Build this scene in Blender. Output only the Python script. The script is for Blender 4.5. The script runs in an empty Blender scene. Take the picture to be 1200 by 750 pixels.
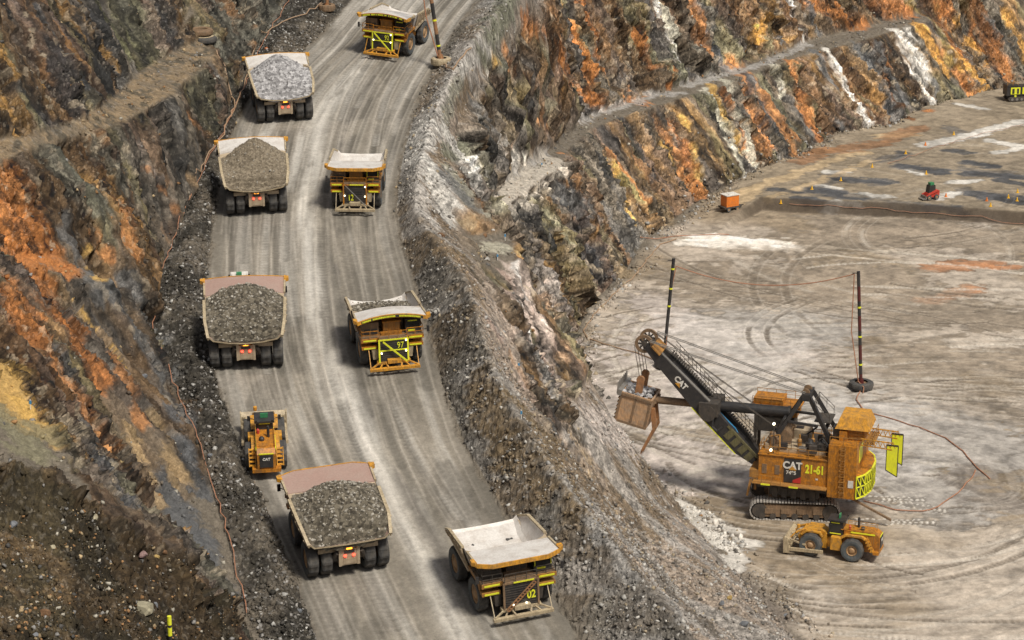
import bpy, bmesh, math, random
import numpy as np
from mathutils import Vector, Matrix
from mathutils.geometry import delaunay_2d_cdt
random.seed(7); R = math.radians
SC = bpy.context.scene
COL = SC.collection

# ------------------------------------------------------------------ camera
F = 2900.0; P = R(18); HC = 126.0            # focal length in photo pixels, pitch, height over the pit floor
cam_d = bpy.data.cameras.new('camera'); cam = bpy.data.objects.new('camera', cam_d); COL.objects.link(cam)
cam.location = (0, 0, HC); cam.rotation_euler = (R(90) - P, 0, 0)
cam_d.lens = 87; cam_d.sensor_width = 36; cam_d.clip_start = 0.5; cam_d.clip_end = 9000
SC.camera = cam
cp, sp = math.cos(P), math.sin(P)
def ray(u, v):
    a = (u - 600) / F; b = (375 - v) / F
    return (a, cp + b * sp, -sp + b * cp)
RZ0, RS, RY0 = 32.0, 0.14, 271.0             # the haul road is an inclined plane over the pit floor (z = 0)
def road_z(y): return RZ0 + RS * (y - RY0)
_cq, _sq = math.cos(R(25)), math.sin(R(25))
def at_z(u, v, z):
    """survey point: z is given as in the first survey (floor 0, road 22 + .155 (y - 135)), kept as a share of the road's height"""
    a = (u - 600) / 2000; b = (375 - v) / 2000; d = (a, _cq + b * _sq, -_sq + b * _cq)
    y = d[1] * (z - 115) / d[2]; s_ = z / (22 + .155 * (y - 135)) if z else 0.0
    d = ray(u, v); t = (s_ * (RZ0 - RS * RY0) - HC) / (d[2] - s_ * RS * d[1])
    return (d[0] * t, d[1] * t, HC + d[2] * t)
def conv(x, y, z):
    if y < 70: return (x * 1.35, y * 1.5, z * 1.12)
    zc = z - 115; dep = y * _cq - zc * _sq; up_ = y * _sq + zc * _cq
    return at_z(600 + 2000 * x / dep, 375 - 2000 * up_ / dep, z)
def at_road(u, v, dz=0.0):
    d = ray(u, v); t = (RZ0 - RS * RY0 + dz - HC) / (d[2] - RS * d[1])
    return (d[0] * t, d[1] * t, HC + d[2] * t)

# ------------------------------------------------------------------ noise
def _h(ix, iy, iz, seed):
    h = (ix.astype(np.uint32) * np.uint32(374761393) + iy.astype(np.uint32) * np.uint32(668265263)
         + iz.astype(np.uint32) * np.uint32(2147483647 & 0x5bd1e995) + np.uint32(seed * 1013904223 & 0xffffffff))
    h = (h ^ (h >> np.uint32(13))) * np.uint32(1274126177)
    h = (h ^ (h >> np.uint32(16))) * np.uint32(2246822519)
    return (h ^ (h >> np.uint32(15))).astype(np.float32) / np.float32(4294967295.0)
def n2(x, y, seed=0):
    xf = np.floor(x); yf = np.floor(y); ix = xf.astype(np.int64); iy = yf.astype(np.int64); z = np.zeros_like(ix)
    fx = (x - xf).astype(np.float32); fy = (y - yf).astype(np.float32)
    fx = fx * fx * fx * (fx * (fx * 6 - 15) + 10); fy = fy * fy * fy * (fy * (fy * 6 - 15) + 10)
    a = _h(ix, iy, z, seed); b = _h(ix + 1, iy, z, seed); c = _h(ix, iy + 1, z, seed); d = _h(ix + 1, iy + 1, z, seed)
    return (a + (b - a) * fx) * (1 - fy) + (c + (d - c) * fx) * fy
def fbm(x, y, o=4, seed=0, g=0.5):
    s = 0; a = 1.0; t = 0
    for i in range(o):
        s = s + a * n2(x, y, seed + i * 17); t += a; a *= g; x = x * 2.03 + 11.3; y = y * 2.01 - 7.7
    return s / t
def ridge(x, y, o=4, seed=0):
    s = 0; a = 1.0; t = 0
    for i in range(o):
        s = s + a * (1 - np.abs(2 * n2(x, y, seed + i * 13) - 1)); t += a; a *= 0.5; x = x * 2.1 + 5.1; y = y * 2.05 + 3.3
    return s / t
def cell(x, y, seed=0):
    """blocky facets: (tilted height of the nearest cell, random id of the cell, distance)"""
    xf = np.floor(x).astype(np.int64); yf = np.floor(y).astype(np.int64); z = np.zeros_like(xf)
    best = np.full(x.shape, 9.0, np.float32); hv = np.zeros(x.shape, np.float32); idv = np.zeros(x.shape, np.float32)
    for i in (-1, 0, 1):
        for j in (-1, 0, 1):
            cx = xf + i; cy = yf + j
            rx = _h(cx, cy, z, seed); ry = _h(cx, cy, z, seed + 5); ra = _h(cx, cy, z, seed + 9)
            dx = (x - (cx + rx)).astype(np.float32); dy = (y - (cy + ry)).astype(np.float32)
            d = dx * dx + dy * dy
            m = d < best
            hh = ra + dx * (rx * 2 - 1) * 1.3 + dy * (ry * 2 - 1) * 1.3
            best = np.where(m, d, best); hv = np.where(m, hh, hv); idv = np.where(m, ra, idv)
    return hv, idv, np.sqrt(best)
def n3(x, y, z, seed=0):
    xf = np.floor(x); yf = np.floor(y); zf = np.floor(z); ix = xf.astype(np.int64); iy = yf.astype(np.int64); iz = zf.astype(np.int64)
    fx, fy, fz = [(a - b).astype(np.float32) for a, b in ((x, xf), (y, yf), (z, zf))]
    fx, fy, fz = [t * t * (3 - 2 * t) for t in (fx, fy, fz)]; out = 0
    for k in (0, 1):
        a = _h(ix, iy, iz + k, seed); b = _h(ix + 1, iy, iz + k, seed); c = _h(ix, iy + 1, iz + k, seed); d = _h(ix + 1, iy + 1, iz + k, seed)
        out = out + ((a + (b - a) * fx) * (1 - fy) + (c + (d - c) * fx) * fy) * (fz if k else 1 - fz)
    return out
def fbm3(x, y, z, o=4, seed=0, g=.5):
    s = 0; a = 1.0; t = 0
    for i in range(o):
        s = s + a * n3(x, y, z, seed + i * 17); t += a; a *= g; x = x * 2.03 + 11.3; y = y * 2.01 - 7.7; z = z * 2.02 + 3.1
    return s / t
def cell3(x, y, z, seed=0):
    xf = np.floor(x).astype(np.int32); yf = np.floor(y).astype(np.int32); zf = np.floor(z).astype(np.int32)
    best = np.full(x.shape, 9.0, np.float32); hv = np.zeros(x.shape, np.float32); idv = np.zeros(x.shape, np.float32)
    for i in (-1, 0, 1):
        for j in (-1, 0, 1):
            for k in (-1, 0, 1):
                cx = xf + i; cy = yf + j; cz = zf + k
                rx = _h(cx, cy, cz, seed); ry = (rx * 57.31) % 1.0; rz = (rx * 913.7) % 1.0; ra = (rx * 7919.3) % 1.0
                dx = (x - (cx + rx)).astype(np.float32); dy = (y - (cy + ry)).astype(np.float32); dz = (z - (cz + rz)).astype(np.float32)
                d = dx * dx + dy * dy + dz * dz; m = d < best
                hh = ra + (dx * (rx * 2 - 1) + dy * (ry * 2 - 1) + dz * (rz * 2 - 1)) * 1.2
                best = np.where(m, d, best); hv = np.where(m, hh, hv); idv = np.where(m, ra, idv)
    return hv, idv, np.sqrt(best)
def ss(a, b, x):
    t = np.clip((x - a) / (b - a), 0, 1); return t * t * (3 - 2 * t)

# ------------------------------------------------------------------ feature lines of the pit
RE = [(700,790),(680,750),(645,690),(605,620),(580,580),(545,520),(520,450),(507,400),(490,340),(474,290),(466,250),(467,220),(474,180),(485,140),(500,100),(520,60),(545,20),(562,0),(600,-40)]
LE = [(388,790),(370,750),(345,680),(320,620),(295,560),(275,510),(260,470),(246,420),(241,370),(242,330),(247,280),(254,230),(261,190),(272,150),(292,115),(330,80),(365,52),(392,22),(412,0),(445,-40)]
LF = [(325,790),(290,725),(270,640),(250,580),(225,500),(210,470),(195,430),(180,385),(183,340),(195,300),(215,255),(235,200),(255,160),(268,130),(283,100),(300,60),(335,0),(352,-40)]
REp = [at_road(*p) for p in RE]; LEp = [at_road(*p) for p in LE]
LFp = [at_road(u, v, 0.6) for u, v in LF]
# toward the camera and beyond the frame
REp = [(34, 100, road_z(100)), (19, 165, road_z(165))] + REp + [(-3, 470, road_z(470)), (-8, 520, road_z(520))]
LEp = [(-2, 100, road_z(100)), (-10, 165, road_z(165))] + LEp + [(-36, 520, road_z(520))]
LFp = [(-13, 100, road_z(100)), (-20, 165, road_z(165))] + LFp + [(-48, 520, road_z(520) + 1)]
def mid(A, B, t, dz):
    # line between two polylines of similar direction, matched on y
    out = []
    By = np.array([b[1] for b in B]); Bx = np.array([b[0] for b in B])
    for a in A:
        x = float(np.interp(a[1], By, Bx)); X = a[0] + (x - a[0]) * t
        out.append((X, a[1], road_z(a[1]) + dz))
    return out
LMp = mid(LEp, LFp, 0.45, 1.5)
RB = [(622,-30,3),(590,5,3.2),(560,40,3.2),(535,80,3.2),(515,120,3),(500,160,3),(490,200,3),(487,240,3),(497,265,3.2)]
W1 = [(515,285,4.2),(543,320,5.2),(560,370,5.8),(575,420,5.8),(592,462,5.4),(622,510,5.2),(657,560,4.8),(692,605,4.4),(727,650,4.2),(762,690,4),(797,730,4),(845,790,4)]
BERM = [(-3, 520, road_z(520) + 3), (2, 470, road_z(470) + 3)] + [at_road(*p) for p in RB + W1] + [(29, 165, road_z(165) + 3), (46, 100, road_z(100) + 3)]
def at_h(u, v, z):
    d = ray(u, v); t = (z - HC) / d[2]; return (d[0] * t, d[1] * t, z)
IN = [(565,243,26.6),(587,217,25.4),(617,197,24.2),(640,180,22.6),(672,150,20),(700,133,18.2),(760,112,17),(800,100,16.4),(877,76,16.4),(950,47,16.5),(1033,28,17),(1080,16,17.3)]
OUT = [(577,250,26),(607,232,24.8),(655,195,22.8),(667,175,21),(692,150,18.8),(722,139,17.6),(780,120,16.4),(820,107,16),(877,87,16),(950,61,16),(1033,39,16.4),(1088,23,17)]
INp = [at_h(*p) for p in IN]; OUTp = [at_h(*p) for p in OUT]
PLAT = [at_z(*p) for p in [(540,281,30),(598,277,29),(604,303,28.4),(567,298,29.2)]]
CF = [at_z(*p) for p in [(604,303,28.4),(600,330,27.5),(608,380,26.5),(620,430,25.0),(638,468,22.5),(652,486,20.5)]]
W2 = [at_z(*p) for p in [(652,486,20.5),(668,515,16),(690,540,12.5),(712,562,10),(745,583,7.5),(772,603,5.5),(802,640,4),(848,690,3.2),(898,745,2.6),(940,790,2.2)]]
V12 = [at_z(*p) for p in [(632,498,20),(655,530,15.5),(690,575,10.5),(725,610,7),(765,655,4.5),(805,705,3.5),(850,760,2.8),(880,795,2.4)]]
FF = [(75, 60, 0), (66, 130, 0), (58, 200, 0)] + [at_z(u, v, 0) for u, v in [(955,790),(930,750),(892,703),(862,672),(833,638),(803,603),(772,578),(735,552),(700,523),(676,492),(665,430),(672,392),(685,360),(710,337),(733,316),(752,285),(785,262),(820,236),(870,210),(933,187),(973,163),(1033,153),(1073,133),(1127,120),(1173,107),(1200,100),(1290,78)]] + [(300, 600, 0), (420, 590, 0)]
UC = [(3, 520, 68), (8, 475, 62)]
_sp = INp[5:] + [(128, 600, 17), (160, 615, 17)]
for k in range(len(_sp) - 1):
    tx, ty = _sp[k + 1][0] - _sp[k][0], _sp[k + 1][1] - _sp[k][1]; L_ = math.hypot(tx, ty); hh = 42 if k < 7 else 60
    UC.append((_sp[k][0] - ty / L_ * (hh * .42), _sp[k][1] + tx / L_ * (hh * .42), _sp[k][2] + hh))
UC += [(300, 680, 90), (430, 660, 90)]
UC = [(5, 480, 62)] + [p for p in UC if p[0] > 11]
LO = [(-90,212,50.5),(0,190,49),(67,168,47.5),(147,141,46),(197,113,45.5),(227,87,45),(250,63,44.5)]
LI = [(-90,180,51.5),(0,163,50),(33,157,49.5),(100,137,48),(140,110,47),(167,83,46.5),(200,63,46),(235,46,45.3)]
LOp = [at_z(*p) for p in LO]; LIp = [at_z(*p) for p in LI]
LIx = LIp + [at_z(228, 20, 48), at_z(222, 0, 49.5)]
UL = [(-112, 100, 112), (-110, 180, 112), (-106, 280, 112), (-100, 340, 112), (-92, 400, 112), (-86, 520, 115)]
FR = [at_z(*p) for p in [(-70,528,47.5),(0,540,45.5),(50,552,44),(110,592,40.5),(160,622,37.3),(192,645,35),(240,690,29),(268,722,24),(284,740,21.8)]]
FRb = [(x + 2, y + 7, z - 4) for x, y, z in FR[:6]]
FB = [at_z(*p) for p in [(-70,600,44),(0,612,42.5),(80,650,39.5),(150,700,35.3),(215,742,30.2),(262,790,24.5)]]
FN = [at_z(*p) for p in [(-70,720,45),(0,740,43),(90,760,39),(150,800,34)]]
# left wall: mid-height break of slope
LW = [at_z(*p) for p in [(0,420,43),(0,300,42.5),(90,420,36.5),(140,520,31),(190,600,26.5),(60,300,40),(120,330,38),(150,250,40),(200,190,40)]]

lines = [REp, LEp, LFp, LMp, BERM, INp, OUTp, CF, W2, V12, FF, UC, LOp, LIx, UL, FR, FB, FN]
pts = []; edges = []; zs = []
def addline(L, closed=False):
    b = len(pts)
    for p in L: pts.append(Vector((p[0], p[1]))); zs.append(p[2])
    for i in range(len(L) - 1): edges.append((b + i, b + i + 1))
    if closed: edges.append((b + len(L) - 1, b))
for L in lines: addline(L)
addline(PLAT, True); addline(FRb)
for p in LW: pts.append(Vector(p[:2])); zs.append(p[2])
for p in [(-80,560,100),(-60,600,100),(-30,600,82),(20,600,82),(-4000,-400,110),(-4000,6000,120),(4000,6000,120),(4000,-400,90),
          (60,760,90),(-190,90,115),(-190,600,118),(0,9,108),(60,9,108),(-60,9,108),(-120,9,112),(120,9,108),(0,50,66),(520,600,80),(560,150,60),(540,90,60),
          (-52,112,58),(-50,140,54),(-75,140,60),(-82,170,62),(62,45,6),(-38,90,48),(-44,118,50),
          (500,300,0),(500,480,0),(500,130,0),(400,90,0),(200,65,0)]:
    pts.append(Vector(p[:2])); zs.append(p[2])
vo, eo, fo, ov, oe, of = delaunay_2d_cdt(pts, edges, [], 0, 1e-4)
vz = []
for i, v in enumerate(vo):
    if ov[i]: vz.append(sum(zs[k] for k in ov[i]) / len(ov[i]))
    else:      # crossing of two constraint lines: nearest input height
        k = min(range(len(pts)), key=lambda q: (pts[q] - v).length); vz.append(zs[k])
VX = np.array([v[0] for v in vo]); VY = np.array([v[1] for v in vo]); VZ = np.array(vz)

# ------------------------------------------------------------------ polar grid, dense where the pit lies
QUAL = 1.0
az = np.concatenate([np.linspace(-80, -17, 40)[:-1], np.linspace(-17, -13.3, 40)[:-1], np.linspace(-13.3, 13.3, int(1000 * QUAL)), np.linspace(13.3, 17, 40)[1:], np.linspace(17, 80, 40)[1:]])
rr = [8.0]
while rr[-1] < 5500:
    r_ = rr[-1]
    if r_ < 135: s = 2.0
    elif r_ < 150: s = 0.5
    elif r_ < 400: s = 0.29
    elif r_ < 610: s = 0.42
    else: s = r_ * 0.02 + (r_ - 610) * 0.03
    if s < 1: s /= QUAL
    rr.append(r_ + s)
rr = np.array(rr); AZ = np.radians(az)
NA, NR = len(az), len(rr)
A2, R2 = np.meshgrid(AZ, rr)                     # rows = radius
GX = R2 * np.sin(A2); GY = R2 * np.cos(A2); GZ = np.full(GX.shape, np.nan)
for f in fo:
    a, b, c = f[0], f[1], f[2]
    for tri in ([f[0], f[k], f[k + 1]] for k in range(1, len(f) - 1)):
        x = VX[tri]; y = VY[tri]; z = VZ[tri]
        det = (y[1] - y[2]) * (x[0] - x[2]) + (x[2] - x[1]) * (y[0] - y[2])
        if abs(det) < 1e-9: continue
        rad = np.hypot(x, y)
        # radius / azimuth window of the triangle
        if y.min() < 0: i0, i1, j0, j1 = 0, NR, 0, NA
        else:
            th = np.arctan2(x, y); j0, j1 = np.searchsorted(AZ, [th.min() - 1e-6, th.max() + 1e-6]); i1 = np.searchsorted(rr, rad.max() + 1e-3)
            dm = 1e9
            for q in range(3):
                ax, ay, bx, by = x[q], y[q], x[(q + 1) % 3], y[(q + 1) % 3]
                L2 = (bx - ax) ** 2 + (by - ay) ** 2; t = min(1, max(0, -(ax * (bx - ax) + ay * (by - ay)) / L2))
                dm = min(dm, math.hypot(ax + t * (bx - ax), ay + t * (by - ay)))
            i0 = np.searchsorted(rr, dm - 1e-3)
        if i1 <= i0 or j1 <= j0: continue
        X = GX[i0:i1, j0:j1]; Y = GY[i0:i1, j0:j1]
        l1 = ((y[1] - y[2]) * (X - x[2]) + (x[2] - x[1]) * (Y - y[2])) / det
        l2 = ((y[2] - y[0]) * (X - x[2]) + (x[0] - x[2]) * (Y - y[2])) / det
        l3 = 1 - l1 - l2; m = (l1 > -1e-6) & (l2 > -1e-6) & (l3 > -1e-6)
        sub = GZ[i0:i1, j0:j1]; sub[m] = (l1 * z[0] + l2 * z[1] + l3 * z[2])[m]
GZ = np.where(np.isnan(GZ), 60.0, GZ)
def blur(A, n):
    for _ in range(n):
        B = A.copy(); B[1:-1, :] = (A[:-2, :] + 2 * A[1:-1, :] + A[2:, :]) / 4; A = B.copy()
        A[:, 1:-1] = (B[:, :-2] + 2 * B[:, 1:-1] + B[:, 2:]) / 4
    return A
GZ = blur(GZ, 4)

def inside(poly, X, Y):
    m = np.zeros(X.shape, bool); n = len(poly)
    for i in range(n):
        x0, y0 = poly[i][:2]; x1, y1 = poly[(i + 1) % n][:2]
        if y0 == y1: continue
        c = ((y0 > Y) != (y1 > Y)) & (X < (x1 - x0) * (Y - y0) / (y1 - y0) + x0); m ^= c
    return m
def dist(L, X, Y):
    d = np.full(X.shape, 1e9)
    for i in range(len(L) - 1):
        ax, ay = L[i][:2]; bx, by = L[i + 1][:2]; L2 = (bx - ax) ** 2 + (by - ay) ** 2 + 1e-9
        t = np.clip(((X - ax) * (bx - ax) + (Y - ay) * (by - ay)) / L2, 0, 1)
        d = np.minimum(d, (X - ax - t * (bx - ax)) ** 2 + (Y - ay - t * (by - ay)) ** 2)
    return np.sqrt(d)
dRE = dist(REp, GX, GY); dLE = dist(LEp, GX, GY); dFF = dist(FF, GX, GY)
road_in = inside(LEp + REp[::-1], GX, GY)
edge_n = (fbm(GX * 0.35, GY * 0.35, 4, 3) - 0.5) * 1.6
m_road = np.where(road_in, ss(0.0, 1.0, np.minimum(dRE, dLE) + edge_n + 0.2), 0)
floor_in = inside(FF + [(500, 380), (500, 40)], GX, GY)
m_floor = np.where(floor_in, ss(0.0, 3.0, dFF + edge_n * 2), 0)
ledge_in = inside(INp + OUTp[::-1], GX, GY) | inside(LOp + LIp[::-1], GX, GY) | inside(PLAT, GX, GY)
m_ledge = blur(ledge_in.astype(np.float64), 3)
lb = inside(LEp + LFp[::-1], GX, GY)                              # rubble berm left of the road
m_lberm = blur(lb.astype(np.float64), 3)
fg = inside(FR + [(-20, 100), (-150, 100)], GX, GY); m_fg = blur(fg.astype(np.float64), 3)

# upper level of the pit floor: a low bank across it
ST = [at_z(u, v, 0) for u, v in [(835,285),(865,262),(893,247),(960,251),(1040,254),(1120,259),(1200,265),(1320,276)]]
Xs = np.array([p[0] for p in ST]); Ys = np.array([p[1] for p in ST])
yst = np.interp(GX, Xs, Ys) + (fbm(GX * 0.2, GY * 0.05, 3, 81) - 0.5) * 1.2
m_step = ss(0, 3.0, GY - yst) * ss(-2, 12, GX - Xs[0]) * m_floor
GZ = GZ + 2.0 * m_step

# smooth normal of the base
def normals(X, Y, Z):
    def g(A): return np.gradient(A, axis=0), np.gradient(A, axis=1)
    xr, xa = g(X); yr, ya = g(Y); zr, za = g(Z)
    nx = yr * za - zr * ya; ny = zr * xa - xr * za; nz = xr * ya - yr * xa
    l = np.sqrt(nx * nx + ny * ny + nz * nz) + 1e-12; s = np.sign(nz); s[s == 0] = 1
    return nx / l * s, ny / l * s, nz / l * s
Zs = blur(GZ, 6)
NX, NY, NZ = normals(GX, GY, Zs)
steep = ss(0.86, 0.68, NZ)                                        # 1 on faces
_c = np.array([(a[0], a[1]) for a in LEp]); left = GX < np.interp(GY, _c[:, 1], _c[:, 0]) + 10
SX = np.where(left, GY + 0.25 * GX, 0.62 * GX + 0.78 * GY)         # along the strike
SZ = GZ + 0.3 * np.where(left, -GX, 0)
sk = np.where(left, -0.55, 0.32)
u1 = SX + sk * GZ
m_wall = steep * (1 - m_road) * (1 - m_floor) * (1 - m_ledge) * (1 - m_lberm)
rightw = (~left) & (~floor_in) & (~road_in)
_w1 = [at_road(*p) for p in W1[5:]] + [(29, 165, 0), (46, 100, 0), (75, 60, 0), (66, 130, 0), (58, 200, 0)] + [p for p in FF if 200 < p[1] < 330 and p[0] > 12]
low = blur(inside(_w1, GX, GY).astype(np.float64), 4) * rightw
_rz = RZ0 + RS * (GY - RY0); _lim = np.where(GY > 303, ss(-5, -2, GZ - _rz), ss(-13, -8, GZ - _rz))
W1m = _lim * ss(7.5, 3.5, dist(BERM, GX, GY)) * (~road_in) * (~left)
gravel = np.clip(np.maximum(low, W1m), 0, 1) * (1 - m_floor)
rock = m_wall * (1 - gravel) * (1 - 0.75 * m_fg)
c1h, c1id, c1d = cell(u1 * 0.22 + 0.6 * fbm(u1 * .2, GZ * .2, 3, 5), GZ * 0.10 + 0.3 * n2(u1 * .3, GZ * .2, 9), 21)
c2h, c2id, c2d = cell(u1 * 0.75 + fbm(u1 * .7, GZ * .5, 2, 15), SZ * 0.42, 31)
c3h, c3id, c3d = cell(u1 * 1.4 + fbm(GX * .8, SZ * .8, 2, 45), SZ * 1.2, 41)
gul = ridge(u1 * 0.16, GZ * 0.035, 4, 51)
g3h, g3id, g3d = cell3(GX * 1.5, GY * 1.5, GZ * 1.5, 77)
g4h, g4id, g4d = cell3(GX * 3.0, GY * 3.0, GZ * 3.0, 79)
crag = fbm3(GX * .38, GY * .38, GZ * .30, 5, 63, .58) - .5
craggy = .3 + .7 * ss(.40, .58, fbm(u1 * .11, SZ * .07, 4, 66))
craggy = np.maximum(craggy, .95 * ss(.55, .40, NZ) * (~left)); steepr = ss(.55, .38, NZ) * (~left)
d = rock * (craggy * (1 + .5 * steepr) * (1.5 * (c1h - 0.5) + 0.5 * (c2h - 0.5) + 0.26 * (c3h - 0.5) + 0.34 * (g3h - .5) + 0.14 * (g4h - .5) + 1.1 * (ridge(GX * .5 + GZ * .1, GY * .5 - GZ * .4, 4, 64) - .5)) + 2.8 * (gul - 0.55) + 2.2 * crag)
rill = ridge(u1 * .9, GZ * .05, 3, 67) - .5
lump = fbm3(GX * 0.55, GY * 0.55, GZ * .55, 5, 71, 0.6) - 0.5
lump2 = ridge(GX * 0.25 - GZ * .12, GY * 0.25 + GZ * .1, 4, 75) - 0.6
rough = np.clip(np.maximum(gravel, m_lberm), 0, 1) * (1 - m_road)
nearRE = ss(6, 1, dRE) * (~road_in)
up1 = ss(262, 285, GY) * (1 - m_lberm); d = d + rough * ((0.55 - .33 * up1) * lump + 0.7 * lump2 * (0.3 + 0.9 * m_lberm - .15 * up1) + (0.12 - .07 * up1) * g3h + (0.10 - .05 * up1) * g4h + .22 * rill * (1 - m_lberm))
d = d + (m_fg * (1 - rough)) * (0.9 * lump + 0.25 * g3h + 0.1 * g4h + ss(3.5, 0, dist(FR, GX, GY)) * (1.6 * (c2h - .5) + 0.9 * lump2))
d = d + m_ledge * (0.25 * lump + 0.06 * g4h)
rest = np.clip(1 - m_wall - rough - m_fg - m_ledge - m_road - m_floor, 0, 1)
d = d + rest * (1.0 * lump + 0.2 * g3h)
# road: long wheel ruts; floor: sweeping tracks
wdt = dLE + dRE + 1e-6; tr = dLE / wdt; acr = tr * 22
rut = fbm(acr * 1.1 + 0.6 * n2(acr * .1, GY * 0.05, 4), GY * 0.018, 4, 91, 0.6) - 0.5
d = d + m_road * (0.15 * rut + 0.03 * lump)
cxs, cys = at_z(1030, 560, 0)[:2]
rc = np.hypot((GX - cxs) * 0.8, (GY - cys) * 1.25); tc = np.arctan2(GY - cys, GX - cxs)
swn = fbm(GX * .04, GY * .04, 3, 95)
swa = fbm(rc * 0.35 + swn * 14, tc * 2.0 + swn * 6, 5, 97, 0.62) - 0.5
swb = fbm((GY + 0.25 * GX) * 0.3 + swn * 9, (GX - .35 * GY) * 0.10, 5, 99, 0.62) - 0.5
up = ss(330, 400, GY)
sw = swa * (1 - up) + swb * up
d = d + m_floor * (0.34 * sw + 0.20 * lump + 0.02 * g4h)
d = d * ss(1000, 700, R2)
TX = GX + NX * d; TY = GY + NY * d; TZ = GZ + NZ * d

def hit(u, v, r0=110.0, r1=800.0):
    """the first terrain point along the viewing ray of photo pixel (u, v)"""
    dx, dy, dz = ray(u, v); hl = math.hypot(dx, dy); a = math.atan2(dx, dy)
    j = np.interp(a, AZ, np.arange(NA)); j0 = int(j); fj = j - j0; j0 = min(j0, NA - 2)
    r = np.arange(r0, r1, 0.05); i = np.interp(r, rr, np.arange(NR)); i0 = np.minimum(i.astype(int), NR - 2); fi = i - i0
    z = ((TZ[i0, j0] * (1 - fi) + TZ[i0 + 1, j0] * fi) * (1 - fj) + (TZ[i0, j0 + 1] * (1 - fi) + TZ[i0 + 1, j0 + 1] * fi) * fj)
    h = HC + dz / hl * r - z; k = np.argmax(h < 0)
    return np.array((dx / hl * r[k], dy / hl * r[k], z[k]))
def ground(x, y):
    r = math.hypot(x, y); a = math.atan2(x, y)
    i = np.interp(r, rr, np.arange(NR)); j = np.interp(a, AZ, np.arange(NA)); i0 = min(int(i), NR - 2); j0 = min(int(j), NA - 2); fi = i - i0; fj = j - j0
    return float((TZ[i0, j0] * (1 - fi) + TZ[i0 + 1, j0] * fi) * (1 - fj) + (TZ[i0, j0 + 1] * (1 - fi) + TZ[i0 + 1, j0 + 1] * fi) * fj)
# ------------------------------------------------------------------ colour of the ground (what the rock and dust are, with some light and shade painted in)
def mixc(A, B, t):
    return A * (1 - t[..., None]) + np.array(B) * t[..., None]
warm_n = fbm(u1 * 0.09, GZ * 0.02, 4, 201); w2 = fbm(u1 * 0.35, GZ * 0.06, 4, 211); w3 = fbm(u1 * 1.4, SZ * 0.35, 3, 221)
fine = fbm(GX * 2.2, GY * 2.2 + GZ, 3, 231)
C = np.zeros(GX.shape + (3,)); C[:] = (0.17, 0.145, 0.115)
GREY = (0.20, 0.185, 0.165); DARK = (0.060, 0.062, 0.068); BROWN = (0.15, 0.095, 0.052); RUST = (0.32, 0.14, 0.05); OCH = (0.42, 0.235, 0.07)
BUFF = (0.34, 0.255, 0.16); WHT = (0.50, 0.475, 0.44); GRN = (0.17, 0.165, 0.095); SLATE = (0.14, 0.14, 0.14); PINK = (0.34, 0.255, 0.215)
# rock faces
C = mixc(C, BROWN, rock * ss(.35, .6, warm_n))
C = mixc(C, SLATE, rock * ss(.50, .66, w2) * 0.6)
C = mixc(C, RUST, rock * ss(.56, .68, fbm(u1 * .08, GZ * .02, 4, 241)) * 0.25)
C = mixc(C, OCH, rock * ss(.58, .7, fbm(u1 * .22, GZ * .03, 4, 251)) * 0.4)
C = mixc(C, GRN, rock * ss(.58, .7, fbm(u1 * .2, GZ * .06, 3, 261)) * 0.6)
C = mixc(C, DARK, rock * ss(.58, .7, fbm(u1 * .4, GZ * .08, 4, 271)) * 0.5)
# windrows and berms: gravel tones, with shading of the two flanks painted in
_b = np.array([(p[0], p[1]) for p in BERM if p[1] > 100][::-1]); _o = np.argsort(_b[:, 1]); bx = np.interp(GY, _b[_o, 1], _b[_o, 0]); rside = ss(-.8, 1.2, GX - bx)
C = mixc(C, (0.185, 0.168, 0.145), gravel * (1 - rside)); C = mixc(C, (0.31, 0.295, 0.275), gravel * (1 - rside) * ss(296, 318, GY) * .85); C = mixc(C, (0.29, 0.235, 0.19), gravel * rside)
C = mixc(C, (0.17, 0.125, 0.08), gravel * (1 - rock) * ss(.45, .62, fbm(GX * .12, GY * .08, 4, 285)) * .8)
C = mixc(C, (0.30, 0.285, 0.27), gravel * (1 - rock) * ss(.52, .66, fbm(u1 * .3, GZ * .08, 4, 287)) * .7)
C = mixc(C, (0.085, 0.078, 0.068), gravel * (1 - rock) * ss(.52, .66, fbm(GX * .3, GY * .12, 4, 289)) * .45 * (1 - rside))
C = mixc(C, (0.072, 0.064, 0.052), m_lberm * ss(.3, .6, fbm(GX * .2, GY * .12, 3, 281)))
C = mixc(C, (0.16, 0.105, 0.05), m_fg * 0.85)
C = mixc(C, (0.085, 0.07, 0.04), m_fg * ss(.45, .6, fbm(GX * .25, GY * .25, 4, 283)) * 0.8)

# veins, streaks, stains and a painted shade: (u0, v0, u1, v1, width m, colour, strength, edge roughness)
PATCH = []
def pa(c, s, *segs):
    for g in segs: PATCH.append((g if (g[1] > 480 or g[0] < 300) else g[:4] + (g[4] * 1.3,), c, s))
OR = (0.42, 0.165, 0.05); OR2 = (0.44, 0.20, 0.075); YL = (0.50, 0.31, 0.09); TAN = (0.36, 0.25, 0.13)
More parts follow.
